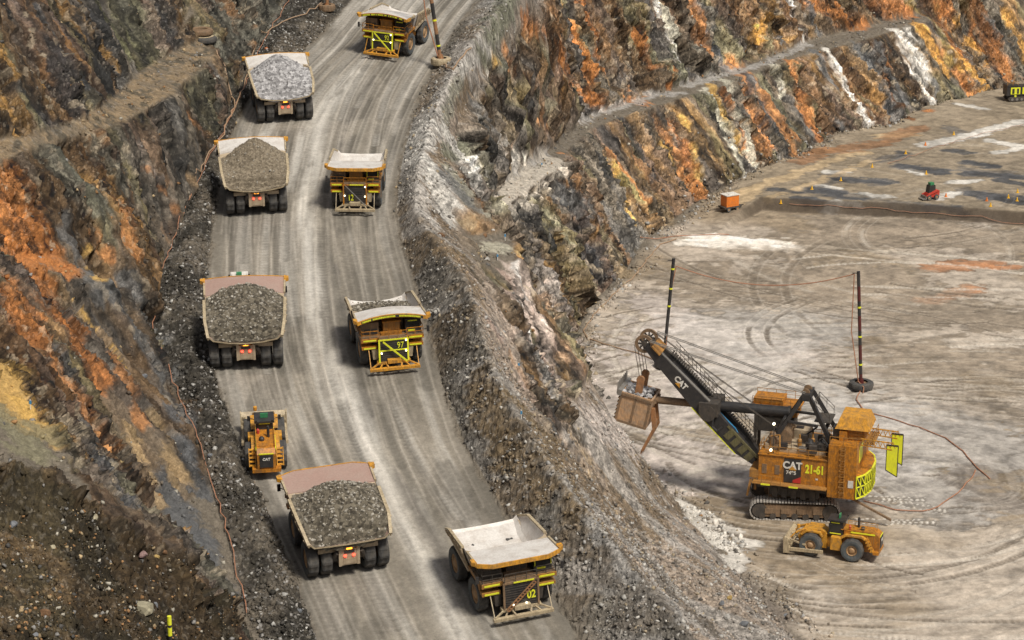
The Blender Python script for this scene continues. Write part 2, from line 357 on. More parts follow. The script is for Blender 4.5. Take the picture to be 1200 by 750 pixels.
# --- left wall
pa(OR, .85, (0,215,25,290,7), (20,290,60,370,6), (0,330,30,380,6), (60,370,110,440,4), (20,250,70,310,5))
pa(BROWN, .8, (60,210,90,300,6), (90,260,130,330,4), (40,190,60,230,4), (200,470,225,540,4), (150,420,200,500,3))
pa(SLATE, .85, (70,260,130,345,2.5), (130,345,190,430,3.5), (150,330,190,400,2.5), (100,330,115,360,2), (190,440,225,500,2), (60,400,85,450,2.0), (85,460,110,520,2))
pa(OR2, .8, (140,240,160,300,2.6), (110,270,125,300,1.5), (70,440,120,520,2.6), (130,420,170,500,2.2), (100,520,125,560,1.8))
pa(YL, .75, (105,290,120,330,1.4), (0,430,30,500,5), (30,470,70,520,2.5), (125,400,150,440,1.0), (90,350,110,390,.8))
pa((0.20,.185,.12), .8, (0,480,40,530,4), (40,500,90,540,3))
pa((0.115,.118,.125), .9, (110,530,150,590,3), (190,560,240,640,3.5), (210,520,235,580,2.5), (230,640,262,700,3), (200,480,225,540,1.8))
pa(TAN, .7, (175,490,205,560,2.0), (150,500,190,590,1.5))
pa((0.17,0.15,0.125), .8, (150,180,190,240,5), (190,160,225,200,4), (170,230,200,300,3), (200,190,215,250,3))
pa((0.14,.145,.12), .7, (60,180,110,240,4), (110,170,140,220,3))
pa((0.33,.27,.235), .8, (160,170,180,210,1.6), (225,130,255,180,1.3))
pa(OR2, .6, (170,200,205,250,1.2), (210,120,250,170,1.6), (0,210,40,240,3))
# --- upper left wall
pa(DARK, .75, (110,20,120,100,4), (60,60,90,130,4), (190,0,200,50,4), (20,100,60,140,3), (90,20,120,100,2.5))
pa((0.15,.155,.165), .8, (42,15,80,80,1.8), (80,80,115,120,1.8))
pa(OCH, .8, (88,0,115,50,1.6), (115,50,135,80,1.6), (0,130,20,155,2.5), (50,95,62,125,1.2), (0,50,15,90,1.5))
pa(GRN, .9, (115,0,150,60,3.5), (150,60,180,75,2.5), (140,20,165,60,2))
pa(BROWN, .7, (0,20,30,100,4), (30,80,70,130,3), (160,0,180,30,2))
# --- wall along the right of the haul road
pa((0.36,.335,.31), .85, (505,130,490,200,2.6), (535,75,510,130,2.2), (575,30,545,70,2), (490,215,500,255,2.8), (520,160,560,230,3.0), (560,150,610,200,1.8), (600,60,560,110,1.2))
pa((0.24,.235,.19), .8, (540,90,520,150,1.8), (530,200,550,240,2.2), (600,10,575,50,3))
pa(OR, .85, (612,20,665,115,2.2), (640,50,700,120,3.0), (660,20,690,90,3.4), (700,60,745,120,2.4), (680,0,700,50,3), (745,40,780,95,2.2))
pa((0.40,.30,.17), .7, (565,95,600,160,1.5), (630,80,650,120,1.2), (755,30,765,70,1.0), (600,110,650,150,1.5))
pa(YL, .75, (570,110,595,170,1.2), (560,180,600,195,.8), (695,160,720,200,1.4), (720,190,740,260,1.6), (770,140,790,200,1.6), (830,100,860,170,2), (800,140,825,220,1.5))
pa(DARK, .8, (600,70,615,120,2.0), (555,115,562,150,1.2), (640,200,680,260,4), (600,240,650,290,3), (660,250,700,320,3), (690,170,720,220,1.6), (730,140,770,210,1.6), (680,280,715,325,2.5), (640,125,660,150,2))
pa(PINK, .85, (600,330,640,400,3.5), (620,400,650,450,3.5), (610,360,645,440,3), (640,330,665,385,2.2), (560,330,600,400,2), (575,380,610,450,2))
pa(WHT, .7, (603,310,612,360,1.0), (625,410,652,475,1.4), (640,440,655,470,1.4))
pa((0.37,0.25,.15), .6, (650,360,662,420,1.2), (620,350,640,410,.8))
pa((0.25,.19,.12), .8, (545,260,600,275,1.6), (600,270,640,300,2.5), (655,300,680,340,3), (740,220,780,255,3.5), (700,290,730,320,3))
pa((0.36,.34,.27), .75, (560,290,590,290,2.0), (600,235,570,250,1.6))
# --- right hand walls, vein by vein
pa(OR2, .85, (810,10,825,60,3.4), (745,110,800,200,2.2), (860,80,895,170,4.0), (895,110,930,175,3.0), (1100,60,1140,110,2.5))
pa(OR, .75, (790,150,820,225,2.6), (925,70,960,165,2.2), (850,110,880,190,1.5), (940,0,1010,30,3), (1040,60,1090,130,2.2), (1100,0,1120,60,4), (1150,40,1180,90,4), (1020,0,1060,15,4))
pa((0.50,.26,.06), .8, (1075,30,1110,90,2.4), (1110,60,1150,100,2.4), (1180,20,1198,60,3), (900,20,880,60,2), (1120,20,1160,70,2.5))
pa(WHT, .9, (1050,38,1095,118,2.6), (1062,40,1085,90,2.4), (972,60,1018,145,2.2), (925,0,940,45,1.2), (765,0,795,75,2.6))
pa((0.42,.40,.33), .85, (850,95,885,190,1.6), (825,105,870,200,1.8), (905,75,920,110,1.4), (780,10,800,85,1.8), (815,60,830,80,2))
pa(SLATE, .9, (955,60,990,150,1.6), (1010,60,1050,140,3.5), (1030,50,1060,120,2), (832,40,850,80,2.2), (905,10,915,50,2), (880,90,905,150,1.2), (945,0,960,40,1.4), (1095,95,1100,118,1))
pa(DARK, .8, (870,85,895,150,1.4), (835,20,840,60,2.4), (895,120,920,180,1.4), (1020,70,1045,135,1.5), (1160,60,1170,90,1.6), (780,60,790,90,1.6))
pa((0.20,0.18,.075), .7, (1090,20,1110,70,2.4), (1060,0,1090,10,2.5), (730,210,760,240,2))
pa((0.20,0.085,.03), .85, (1140,0,1165,60,4), (1080,0,1100,30,3), (1040,90,1070,140,2))
pa(OR2, .8, (700,130,760,112,.8), (700,165,760,235,1.5), (640,165,660,180,1))
pa((0.30,0.285,.27), .85, (680,140,700,128,2.0), (760,112,800,108,1.6), (800,100,880,80,1.5), (590,210,640,178,1.6), (700,132,760,115,1.6), (880,80,950,52,1.5))
pa((0.36,.33,.29), .9, (580,240,650,192,2.2))
# --- pit floor
pa((0.56,.52,.47), .9, (815,283,925,289,2.4), (830,277,900,284,1.2))
pa((0.48,.42,.35), .8, (925,285,1200,308,.5), (940,296,1200,320,.35), (935,284,925,297,.4))
pa((0.42,.20,.10), .7, (1100,312,1160,309,1.8), (1085,352,1140,338,1.6), (1145,312,1185,314,1.0), (1090,708,1115,713,1.0))
pa((0.42,.37,.34), .8, (700,440,760,470,9), (700,500,770,540,7), (780,540,860,560,8), (800,400,900,420,8), (760,350,800,380,6))
pa((0.40,.375,.355), .6, (900,440,1000,470,9), (1040,480,1120,520,9), (860,390,960,385,8), (1060,560,1150,600,7))
pa((0.30,.245,.19), .6, (850,330,1000,330,8), (1000,340,1180,400,10), (1050,430,1180,460,9), (900,290,1100,270,5), (1000,262,1190,285,6))
pa((0.19,.16,.135), .75, (960,720,1180,720,7), (1080,670,1190,640,7), (870,660,930,720,3), (1140,560,1200,600,4), (950,670,1060,665,4))
pa((0.15,.13,.11), .85, (925,655,1030,660,2.2), (1030,660,1190,610,2.0), (1130,400,1195,395,2.2), (1020,400,1130,385,1.2))  # first streak paints the soft shade below the wheel dozer
pa(WHT, .8, (795,590,840,640,1.4), (840,625,865,665,1.0), (815,600,880,640,1.2))
# floor beyond the bank: grey drill-cuttings and pale puddles of dust
pa((0.12,.12,.125), .8, (950,222,985,230,2.2), (1000,212,1030,215,1.6), (975,205,960,222,1.5), (1060,196,1100,200,2.0), (1130,225,1200,235,2.4), (1080,240,1120,243,1.5), (1030,190,1060,182,1.5), (1130,200,1190,205,2), (1020,235,1060,240,1.6), (1130,190,1160,196,1.2), (980,225,1000,228,1.4), (1110,150,1140,160,1.4))
pa((0.46,.44,.41), .85, (1085,170,1140,158,1.4), (1140,158,1200,142,1.2), (1000,228,1035,229,1.3), (960,218,980,220,1.0), (1115,214,1150,212,.9), (1160,165,1200,172,1.2), (1070,200,1080,204,.9), (970,202,990,201,.9), (1000,240,970,243,1.0), (1100,232,1120,226,.9), (1125,122,1150,127,1.1), (1170,180,1195,175,.8))
pa((0.44,.33,.20), .7, (870,225,1010,178,1.2), (900,235,1050,180,.8), (1035,160,1065,158,1.5), (860,240,880,225,1.5))
pa((0.30,.16,.08), .7, (960,178,1030,170,2.0), (1075,150,1040,165,1.6), (940,190,970,175,1.6))

pa((0.15,.145,.12), .9, (250,0,270,60,4), (290,0,280,60,4), (320,0,295,45,3), (255,60,270,110,3), (235,90,255,130,2.5))
pa((0.16,.165,.12), .8, (600,0,570,50,3.5), (560,60,600,90,2.5), (520,180,550,170,2.2), (620,110,650,140,2.2))
pa(YL, .8, (566,92,590,150,1.3), (590,150,610,190,1.0), (575,60,585,90,.8))
pa(OR2, .8, (590,60,640,150,1.4), (575,130,600,165,1.0))
pa((0.40,.385,.36), .85, (575,150,612,190,2.0), (520,150,545,190,2.2), (540,200,580,232,2.6), (505,200,520,250,3.0), (498,140,488,190,2.6), (540,85,560,70,1.4), (560,45,575,62,1.4))
pa(SLATE, .8, (550,120,560,150,1.6), (520,205,560,245,1.8), (640,215,690,260,3.2), (605,90,620,130,1.4))
pa((0.40,.36,.31), .9, (580,243,655,190,4.0), (590,247,625,215,2.5))
pa((0.40,.33,.29), .85, (603,312,640,450,2.6), (615,330,655,440,2.6)); pa((0.33,.27,.22), .8, (565,335,600,430,3.0))
pa((0.44,.42,.40), .85, (602,308,615,350,1.0), (625,420,650,475,1.6), (610,360,625,400,1.0)); pa((0.42,.27,.17), .7, (640,350,660,420,1.4), (625,330,645,370,1.0), (600,420,625,465,1.2))
pa((0.19,.14,.085), .9, (600,470,650,520,2.6), (620,490,665,560,4.0), (640,530,700,620,4.0), (560,455,590,520,3.4), (590,520,640,580,3.0)); pa((0.10,.08,.055), .85, (625,470,665,485,1.6), (660,485,680,510,2.0), (540,300,560,330,1.6))
pa((0.22,.16,.10), .8, (530,300,560,350,2.4), (520,290,540,300,1.6)); pa((0.34,.26,.17), .7, (665,505,690,540,1.6), (690,560,720,600,1.4))
pa((0.15,.13,.11), .8, (700,620,760,720,5), (760,660,830,740,4)); pa((0.29,.28,.27), .7, (660,560,740,680,1.4), (740,640,800,730,1.2), (690,590,700,640,1.2))
pa((0.10,.09,.075), .7, (540,30,515,75,2.2))

pa((0.085,.087,.095), .85, (955,221,1000,231,1.6), (985,210,1040,213,1.2), (1065,196,1105,203,1.4), (1140,228,1198,236,1.6), (1090,243,1125,246,1.0), (1030,186,1055,180,1.0), (1135,203,1190,208,1.4), (1135,190,1165,195,1.0), (1175,212,1198,216,1.2), (1110,176,1135,180,1.0), (935,232,960,238,1.0), (905,222,930,226,1.0))
pa((0.58,.54,.49), .95, (822,280,920,287,2.0))
pa((0.17,.14,.11), .7, (900,262,935,266,1.2), (880,300,860,318,1.0), (700,430,720,450,1.6), (1150,440,1199,470,3), (1090,700,1190,690,4))

def seg_w(g, wob):
    a = hit(g[0], g[1]); b = hit(g[2], g[3]); w = g[4]
    return a, b, w
flat = np.stack([TX, TY, TZ], -1)
warp = np.stack([fbm(u1 * .5, SZ * .3, 3, 301) - .5, fbm(u1 * .5 + 40, SZ * .3, 3, 311) - .5, fbm(u1 * .5, SZ * .3 + 40, 3, 321) - .5], -1)
wedge = fbm(u1 * 1.3, SZ * .4, 4, 331) - .5
wfl = fbm(GX * .5, GY * .8, 4, 341) - .5
azi = AZ
for g, c, s in PATCH:
    a, b, w = seg_w(g, 0)
    if a[2] < 3.5 and b[2] < 3.5 and g[1] > 100 and (g[0] > 790 or g[1] > 430): w *= 2.1
    # window of the grid the capsule can touch
    rad = [math.hypot(a[0], a[1]), math.hypot(b[0], b[1])]; th = [math.atan2(a[0], a[1]), math.atan2(b[0], b[1])]
    pad = w * 2.2 + 3
    i0, i1 = np.searchsorted(rr, [min(rad) - pad, max(rad) + pad]); pa_ = pad / min(rad)
    j0, j1 = np.searchsorted(AZ, [min(th) - pa_, max(th) + pa_])
    if i1 <= i0 or j1 <= j0: continue
    S = (slice(i0, i1), slice(j0, j1))
    Pp = flat[S] + warp[S] * min(2.5, w * 1.1); ab = b - a; L2 = float(ab @ ab) + 1e-9
    t = np.clip(((Pp - a) @ ab) / L2, 0, 1)
    dd = np.linalg.norm(Pp - a - t[..., None] * ab, axis=-1) / (w * 0.62)
    isf = m_floor[S] > .5
    k = ss(1.15, 0.6, dd + np.where(isf, wfl[S], wedge[S]) * 1.3 * (1 if w > .5 else .5)) * s
    C[S] = mixc(C[S], c, k)

C = mixc(C, (0.27, 0.20, 0.125), m_ledge * left * (.45 + .55 * ss(.35, .6, fbm(GX * .4, GY * .4, 4, 391)))); C = mixc(C, (.10, .09, .07), m_ledge * left * ss(.56, .66, fbm(GX * .8, GY * .5, 4, 393)) * .7)
# break-up inside every tone
rockish = np.clip(rock + gravel + m_lberm, 0, 1)
C *= (1 + rock * 1.5 * (w3 - .5) + rock * 0.45 * (c3id - .5) + rock * .3 * (c2id - .5) + rock * .6 * (g3id - .5) + rock * 1.6 * (fbm(u1 * .45, SZ * .07, 4, 297) - .5))[..., None]
cr = rock * ss(.55, .75, ridge(u1 * .6, SZ * .22, 4, 299)) * ss(.4, .6, fbm(u1 * .2, SZ * .1, 3, 298)); C = mixc(C, (.05, .048, .046), cr * .55)  # dark crevice lines: shade of deep cracks put into the colour
sp1 = (g4id > .86) & (rough > .4); sp2 = (g4id < .2) & (rough > .4)
spk = np.clip(rough + 0.5 * m_fg + .5 * m_ledge, 0, 1)
C = mixc(C, (0.32, 0.30, 0.28), spk * ss(.84, .98, g4id) * 0.55)
C = mixc(C, (0.07, 0.065, 0.06), spk * ss(.3, .1, g3id) * 0.5)
C *= (1 + spk * 0.8 * (fine - .5))[..., None]
# pale grit thrown about the faces; left wall and foreground darkened overall
C = mixc(C, (0.40, 0.33, 0.24), rock * ss(.90, .97, c3id) * ss(.45, .6, warm_n) * 0.7)
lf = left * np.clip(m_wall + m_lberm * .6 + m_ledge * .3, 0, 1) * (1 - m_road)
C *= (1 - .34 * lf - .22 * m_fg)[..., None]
# road
RC = np.zeros_like(C); RC[:] = (0.215, 0.192, 0.16)
RC = mixc(RC, (0.185, 0.17, 0.145), ss(.02, .25, rut) * 0.6)
RC = mixc(RC, (0.29, 0.265, 0.235), ss(-.02, -.25, rut) * 0.4)
pale = np.exp(-((tr - (np.interp(GY, [215, 245, 275, 305, 350, 400], [.56, .55, .535, .50, .47, .50]))) / 0.055) ** 2)
RC = mixc(RC, (0.50, 0.475, 0.44), np.clip(pale * (0.50 + 1.2 * (fbm(acr * .9, GY * .05, 4, 351) - .35)), 0, 1))
RC = mixc(RC, (0.40, 0.385, 0.36), ss(.58, .78, fbm(acr * .6, GY * .03, 4, 353)) * 0.35)
dk = np.exp(-((tr - 0.64) / 0.035) ** 2) * ss(.45, .62, fbm(acr * .8, GY * .16, 4, 355))
RC = mixc(RC, (0.12, 0.11, 0.10), np.clip(dk, 0, 1) * .6)
RC = mixc(RC, (0.15, 0.135, 0.115), ss(.16, .0, np.minimum(tr, 1 - tr)) * .45)
RC *= (1 + .55 * (fbm(GX * .16, GY * .10, 5, 359, .6) - .5) + .3 * (lump))[..., None]; RC = mixc(RC, (.13, .118, .10), ss(.57, .66, fbm(GX * .22, GY * .07, 4, 363)) * .55)
RC *= (1 + 0.18 * (fbm(acr * 4, GY * .12, 3, 357) - .5) + .25 * (fine - .5))[..., None]
C = C * (1 - m_road[..., None]) + RC * m_road[..., None]
# floor tone
fb = np.zeros_like(C); fb[:] = (0.25, 0.20, 0.145)
fb = mixc(fb, (0.35, 0.30, 0.25), ss(.42, .62, fbm(GX * .05, GY * .05, 3, 361)))
fb = mixc(fb, (0.25, 0.205, 0.15), m_step * .9)
# patches already painted over the default floor colour keep their difference from it
base0 = np.array((0.17, 0.145, 0.115)); painted = ss(0.01, 0.06, np.abs(C - base0).max(-1))
FCc = fb * (1 - painted[..., None]) + C * painted[..., None]
FCc *= (1 + .75 * sw + 0.7 * (fbm(GX * .8, GY * .8, 4, 371) - .5) + .2 * (fine - .5))[..., None]
trk = (n2(rc * 1.6 + swn * 20, tc * 2.2, 381) > .80) * (n2(rc * .6, tc * 5, 383) > .5)
FCc = mixc(FCc, (0.17, 0.145, 0.12), trk * .18 * (1 - up))
FCc = mixc(FCc, (0.45, 0.41, 0.37), ss(.68, .8, n2(rc * 2.3 + swn * 24, tc * 1.6, 385)) * .18 * (1 - up))
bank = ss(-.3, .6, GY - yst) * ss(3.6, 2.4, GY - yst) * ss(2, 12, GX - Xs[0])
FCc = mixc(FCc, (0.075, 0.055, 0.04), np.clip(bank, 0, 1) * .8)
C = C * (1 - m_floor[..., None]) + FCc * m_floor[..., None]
# crawler marks left behind the shovel
for (u0, v0, u1_, v1_) in [(990,584,1085,586), (1000,611,1098,612), (1050,590,1110,600)]:
    a = hit(u0, v0); b = hit(u1_, v1_); L = np.linalg.norm(b - a); dr = (b - a) / L
    t = (GX - a[0]) * dr[0] + (GY - a[1]) * dr[1]; q = np.abs(-(GX - a[0]) * dr[1] + (GY - a[1]) * dr[0])
    mk = (t > 0) & (t < L) & (q < 0.95); st_ = ss(.35, .6, np.abs(((t + .35 * q) / 0.75) % 1.0 - .5) * 2) * (n2(t * .5, q * 2, 391) > .25)
    C = mixc(C, (0.52, 0.49, 0.45), mk * st_ * .8); C = mixc(C, (0.17, 0.15, 0.13), mk * (1 - st_) * .5)
    TZ = TZ + mk * m_floor * (st_ - .5) * 0.10
def stamp(P_, half, fn):
    for a, b in zip(P_, P_[1:]):
        rad = [math.hypot(*a), math.hypot(*b)]; th = [math.atan2(a[0], a[1]), math.atan2(b[0], b[1])]; pad = half + .5
        i0, i1 = np.searchsorted(rr, [min(rad) - pad, max(rad) + pad]); pt_ = pad / min(rad); j0, j1 = np.searchsorted(AZ, [min(th) - pt_, max(th) + pt_])
        if i1 <= i0 or j1 <= j0: continue
        S = (slice(i0, i1), slice(j0, j1)); X = GX[S]; Y = GY[S]; L = math.hypot(b[0] - a[0], b[1] - a[1]) + 1e-9; dx, dy = (b[0] - a[0]) / L, (b[1] - a[1]) / L
        t = (X - a[0]) * dx + (Y - a[1]) * dy; q = np.abs((X - a[0]) * -dy + (Y - a[1]) * dx); fn(S, (t >= 0) & (t < L), q, t + a[0] * dx + a[1] * dy)
rk = np.random.RandomState(3)
def track(P_, gauge, w, tone, amt, mask):
    P_ = np.array(P_); T_ = np.gradient(P_, axis=0); T_ /= np.linalg.norm(T_, axis=1)[:, None] + 1e-9; N_ = np.stack([-T_[:, 1], T_[:, 0]], -1)
    for sgn in (-.5, .5):
        Q = P_ + N_ * gauge * sgn
        def fn(S, m, q, t):
            lug = .6 + .4 * (((t / .8) % 1.0) > .5)
            k = m * ss(w, w * .45, q) * amt * lug * mask[S] * ss(.25, .5, n2(GX[S] * .15, GY[S] * .15, 777))
            C[S] = mixc(C[S], tone, k); TZ[S] -= .16 * k
            k2 = m * ss(w * 1.0, w * 1.15, q) * ss(w * 1.7, w * 1.2, q) * amt * mask[S] * .7
            C[S] = mixc(C[S], (.46, .42, .37), k2 * .6); TZ[S] += .12 * k2
        stamp([tuple(p) for p in Q], w * 1.8, fn)
mtrk = m_floor * (1 - np.clip(ss(-2, 0, GY - yst) * ss(6, 4, GY - yst) * (GX > Xs[0] - 2), 0, 1)) * (1 - .6 * m_step)
for k in range(150):
    far = k % 3 == 0
    cx_, cy_ = (cxs + rk.uniform(-16, 22), cys + rk.uniform(-20, 25)) if not far else (cxs + rk.uniform(-10, 60), cys + rk.uniform(60, 160))
    r0_ = rk.uniform(10, 75) if not far else rk.uniform(30, 130); a0_ = rk.uniform(0, 6.28); sp_ = rk.uniform(.5, 1.6); ec = rk.uniform(.6, 1.3); dr = rk.uniform(-.25, .25)
    ts = np.linspace(0, 1, 26); P_ = [(cx_ + math.cos(a0_ + t * sp_) * r0_ * (1 + dr * t), cy_ + math.sin(a0_ + t * sp_) * r0_ * ec * (1 + dr * t)) for t in ts]
    track(P_, rk.choice([3.0, 4.6, 5.6]), rk.uniform(.35, .7), (0.13, 0.105, 0.08) if rk.rand() < .62 else (0.44, 0.40, 0.35), rk.uniform(.35, .85), mtrk)
Ly = np.array([p[1] for p in LEp]); Lx = np.array([p[0] for p in LEp]); Ry = np.array([p[1] for p in REp]); Rx = np.array([p[0] for p in REp])
oL, oR = np.argsort(Ly), np.argsort(Ry)
for k in range(60):
    y0_ = rk.uniform(190, 400); y1_ = y0_ + rk.uniform(25, 120); f0 = rk.choice([.22, .28, .70, .76]) + rk.uniform(-.1, .1); ph = rk.uniform(0, 6)
    ys_ = np.linspace(y0_, y1_, 22); P_ = []
    for y_ in ys_:
        xl = np.interp(y_, Ly[oL], Lx[oL]); xr = np.interp(y_, Ry[oR], Rx[oR]); f_ = f0 + .05 * math.sin(y_ * .03 + ph); P_.append((xl + (xr - xl) * f_, y_))
    track(P_, 5.6, rk.uniform(.45, .8), (0.12, 0.11, 0.095) if rk.rand() < .65 else (0.40, 0.38, 0.35), rk.uniform(.2, .5), m_road)
_lum = C @ np.array((.3, .55, .15)); C = C * np.clip((_lum / 0.20), .2, 3)[..., None] ** .28 * .97  # darks deepened, pales lifted: contrast of light and shade put into the colour
C = np.clip(C, 0.012, 0.75)

# ------------------------------------------------------------------ materials
MATS = {}
def nt(name):
    m = bpy.data.materials.new(name); m.use_nodes = True; n = m.node_tree.nodes; l = m.node_tree.links
    n.clear(); out = n.new('ShaderNodeOutputMaterial'); b = n.new('ShaderNodeBsdfPrincipled'); l.new(b.outputs[0], out.inputs[0])
    return m, n, l, b
def noise(n, l, vec, sc, det=5, rough=.6):
    t = n.new('ShaderNodeTexNoise'); t.inputs['Scale'].default_value = sc; t.inputs['Detail'].default_value = det; t.inputs['Roughness'].default_value = rough
    l.new(vec, t.inputs['Vector']); return t
def ground_mat(name, attr='col', amp=1.0, bump=1.0, stony=False):
    m, n, l, b = nt(name)
    a = n.new('ShaderNodeAttribute'); a.attribute_name = attr
    g = n.new('ShaderNodeNewGeometry'); pos = g.outputs['Position']
    t1 = noise(n, l, pos, 1.7, 6, .7); t2 = noise(n, l, pos, 6.0, 4, .7)
    r = n.new('ShaderNodeMapRange'); r.inputs[1].default_value = .3; r.inputs[2].default_value = .7; r.inputs[3].default_value = 1 - .38 * amp; r.inputs[4].default_value = 1 + .38 * amp; l.new(t1.outputs[0], r.inputs[0])
    r2 = n.new('ShaderNodeMapRange'); r2.inputs[1].default_value = .35; r2.inputs[2].default_value = .65; r2.inputs[3].default_value = 1 - .25 * amp; r2.inputs[4].default_value = 1 + .25 * amp; l.new(t2.outputs[0], r2.inputs[0])
    mu = n.new('ShaderNodeMath'); mu.operation = 'MULTIPLY'; l.new(r.outputs[0], mu.inputs[0]); l.new(r2.outputs[0], mu.inputs[1])
    mx = n.new('ShaderNodeVectorMath'); mx.operation = 'SCALE'; l.new(a.outputs['Color'], mx.inputs[0]); l.new(mu.outputs[0], mx.inputs['Scale'])
    l.new(mx.outputs[0], b.inputs['Base Color']); b.inputs['Roughness'].default_value = .92; b.inputs['Specular IOR Level'].default_value = .25
    if stony:
        mp = n.new('ShaderNodeMapping'); mp.inputs['Rotation'].default_value = (.5, .4, .3); mp.inputs['Scale'].default_value = (1, 1, .55); l.new(pos, mp.inputs[0])
        cur = mx.outputs[0]
        for scl, lo, hi, ck in ((1.5, .62, 1.30, .05), (3.9, .60, 1.45, .0)):
            v = n.new('ShaderNodeTexVoronoi'); v.inputs['Scale'].default_value = scl; l.new(mp.outputs[0], v.inputs['Vector']); sp_ = n.new('ShaderNodeSeparateColor'); l.new(v.outputs['Color'], sp_.inputs[0])
            mr = n.new('ShaderNodeMapRange'); mr.inputs[3].default_value = lo; mr.inputs[4].default_value = hi; l.new(sp_.outputs[0], mr.inputs[0])
            k_ = mr.outputs[0]
            if ck:
                ve = n.new('ShaderNodeTexVoronoi'); ve.feature = 'DISTANCE_TO_EDGE'; ve.inputs['Scale'].default_value = scl * .55; l.new(mp.outputs[0], ve.inputs['Vector'])
                me_ = n.new('ShaderNodeMapRange'); me_.inputs[1].default_value = .0; me_.inputs[2].default_value = ck; me_.inputs[3].default_value = .5; me_.inputs[4].default_value = 1; l.new(ve.outputs['Distance'], me_.inputs[0])
                mm_ = n.new('ShaderNodeMath'); mm_.operation = 'MULTIPLY'; l.new(k_, mm_.inputs[0]); l.new(me_.outputs[0], mm_.inputs[1]); k_ = mm_.outputs[0]
            sc_ = n.new('ShaderNodeVectorMath'); sc_.operation = 'SCALE'; l.new(cur, sc_.inputs[0]); l.new(k_, sc_.inputs['Scale']); cur = sc_.outputs[0]
        fl = n.new('ShaderNodeMapRange'); fl.inputs[1].default_value = .90; fl.inputs[2].default_value = .96; fl.inputs[4].default_value = .75; l.new(sp_.outputs[1], fl.inputs[0])
        fm_ = n.new('ShaderNodeMix'); fm_.data_type = 'RGBA'; l.new(fl.outputs[0], fm_.inputs[0]); l.new(cur, fm_.inputs[6])
        dbl = n.new('ShaderNodeVectorMath'); dbl.operation = 'MULTIPLY_ADD'; l.new(a.outputs['Color'], dbl.inputs[0]); dbl.inputs[1].default_value = (1.3, 1.3, 1.3); dbl.inputs[2].default_value = (.10, .09, .075); l.new(dbl.outputs[0], fm_.inputs[7])
        l.new(fm_.outputs[2], b.inputs['Base Color'])
    if stony:
        al = n.new('ShaderNodeMix'); al.data_type = 'RGBA'; l.new(a.outputs['Alpha'], al.inputs[0]); l.new(mx.outputs[0], al.inputs[6]); l.new(fm_.outputs[2], al.inputs[7]); l.new(al.outputs[2], b.inputs['Base Color'])
    bp = n.new('ShaderNodeBump'); bp.inputs['Strength'].default_value = .7; bp.inputs['Distance'].default_value = .25 * bump; l.new(t1.outputs[0], bp.inputs['Height'])
    bp2 = n.new('ShaderNodeBump'); bp2.inputs['Strength'].default_value = .6; bp2.inputs['Distance'].default_value = .08 * bump; l.new(t2.outputs[0], bp2.inputs['Height']); l.new(bp.outputs[0], bp2.inputs['Normal'])
    l.new(bp2.outputs[0], b.inputs['Normal'])
    return m
STONE = np.clip(rock * (.35 + .5 * craggy + .3 * steepr) + (1 - rock) * (.45 * rough + .6 * m_fg + .15), 0, 1)
GM = ground_mat('pit_ground', amp=.8, stony=True); GM2 = ground_mat('driven_ground', amp=.45, bump=.35)

def grid_mesh(name, ids, kind, faces):
    """faces: (n,4) vertex indices into the flat grid"""
    used = np.unique(faces); remap = np.full(NR * NA, -1, np.int64); remap[used] = np.arange(len(used))
    f = remap[faces]; me = bpy.data.meshes.new(name)
    co = np.stack([TX.ravel()[used], TY.ravel()[used], TZ.ravel()[used]], -1).astype(np.float32)
    me.vertices.add(len(used)); me.vertices.foreach_set('co', co.ravel())
    me.loops.add(f.size); me.loops.foreach_set('vertex_index', f.ravel().astype(np.int32))
    me.polygons.add(len(f)); me.polygons.foreach_set('loop_start', (np.arange(len(f)) * 4).astype(np.int32))
    me.update(calc_edges=True)
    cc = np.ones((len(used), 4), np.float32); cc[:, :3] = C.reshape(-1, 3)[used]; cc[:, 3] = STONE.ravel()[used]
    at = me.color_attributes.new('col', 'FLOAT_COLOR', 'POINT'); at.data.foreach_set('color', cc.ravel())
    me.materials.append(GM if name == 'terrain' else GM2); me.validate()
    o = bpy.data.objects.new(name, me); COL.objects.link(o); o['kind'] = kind
    return o
I, J = np.meshgrid(np.arange(NR - 1), np.arange(NA - 1), indexing='ij')
Fq = np.stack([I * NA + J, I * NA + J + 1, (I + 1) * NA + J + 1, (I + 1) * NA + J], -1).reshape(-1, 4)
fc = lambda M: (M[:-1, :-1] & M[1:, 1:]).ravel()
isroad = fc((m_road > .5)); isfloor = fc(m_floor > .5) & ~isroad
grid_mesh('haul_road', None, 'structure', Fq[isroad])
grid_mesh('pit_floor', None, 'structure', Fq[isfloor])
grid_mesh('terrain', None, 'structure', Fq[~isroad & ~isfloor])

# ------------------------------------------------------------------ light
w = bpy.data.worlds.new('World'); SC.world = w; w.use_nodes = True
wn = w.node_tree.nodes; wl = w.node_tree.links; bg = wn['Background']
sky = wn.new('ShaderNodeTexSky'); sky.sky_type = 'NISHITA'; sky.sun_disc = False
SUN_EL, SUN_AZ = R(56), R(146)                    # azimuth from +Y towards +X
sky.sun_elevation = SUN_EL; sky.sun_rotation = SUN_AZ; sky.air_density = 1.0; sky.dust_density = 4.0; sky.ozone_density = 1.0
hs = wn.new('ShaderNodeHueSaturation'); hs.inputs['Saturation'].default_value = .3; wl.new(sky.outputs[0], hs.inputs['Color']); wl.new(hs.outputs[0], bg.inputs['Color']); bg.inputs['Strength'].default_value = 0.068
sd = bpy.data.lights.new('sun', 'SUN'); sd.energy = 2.9; sd.angle = R(11); sd.color = (1, .93, .80)
so = bpy.data.objects.new('sun', sd); COL.objects.link(so)
dv = Vector((math.sin(SUN_AZ) * math.cos(SUN_EL), math.cos(SUN_AZ) * math.cos(SUN_EL), math.sin(SUN_EL)))
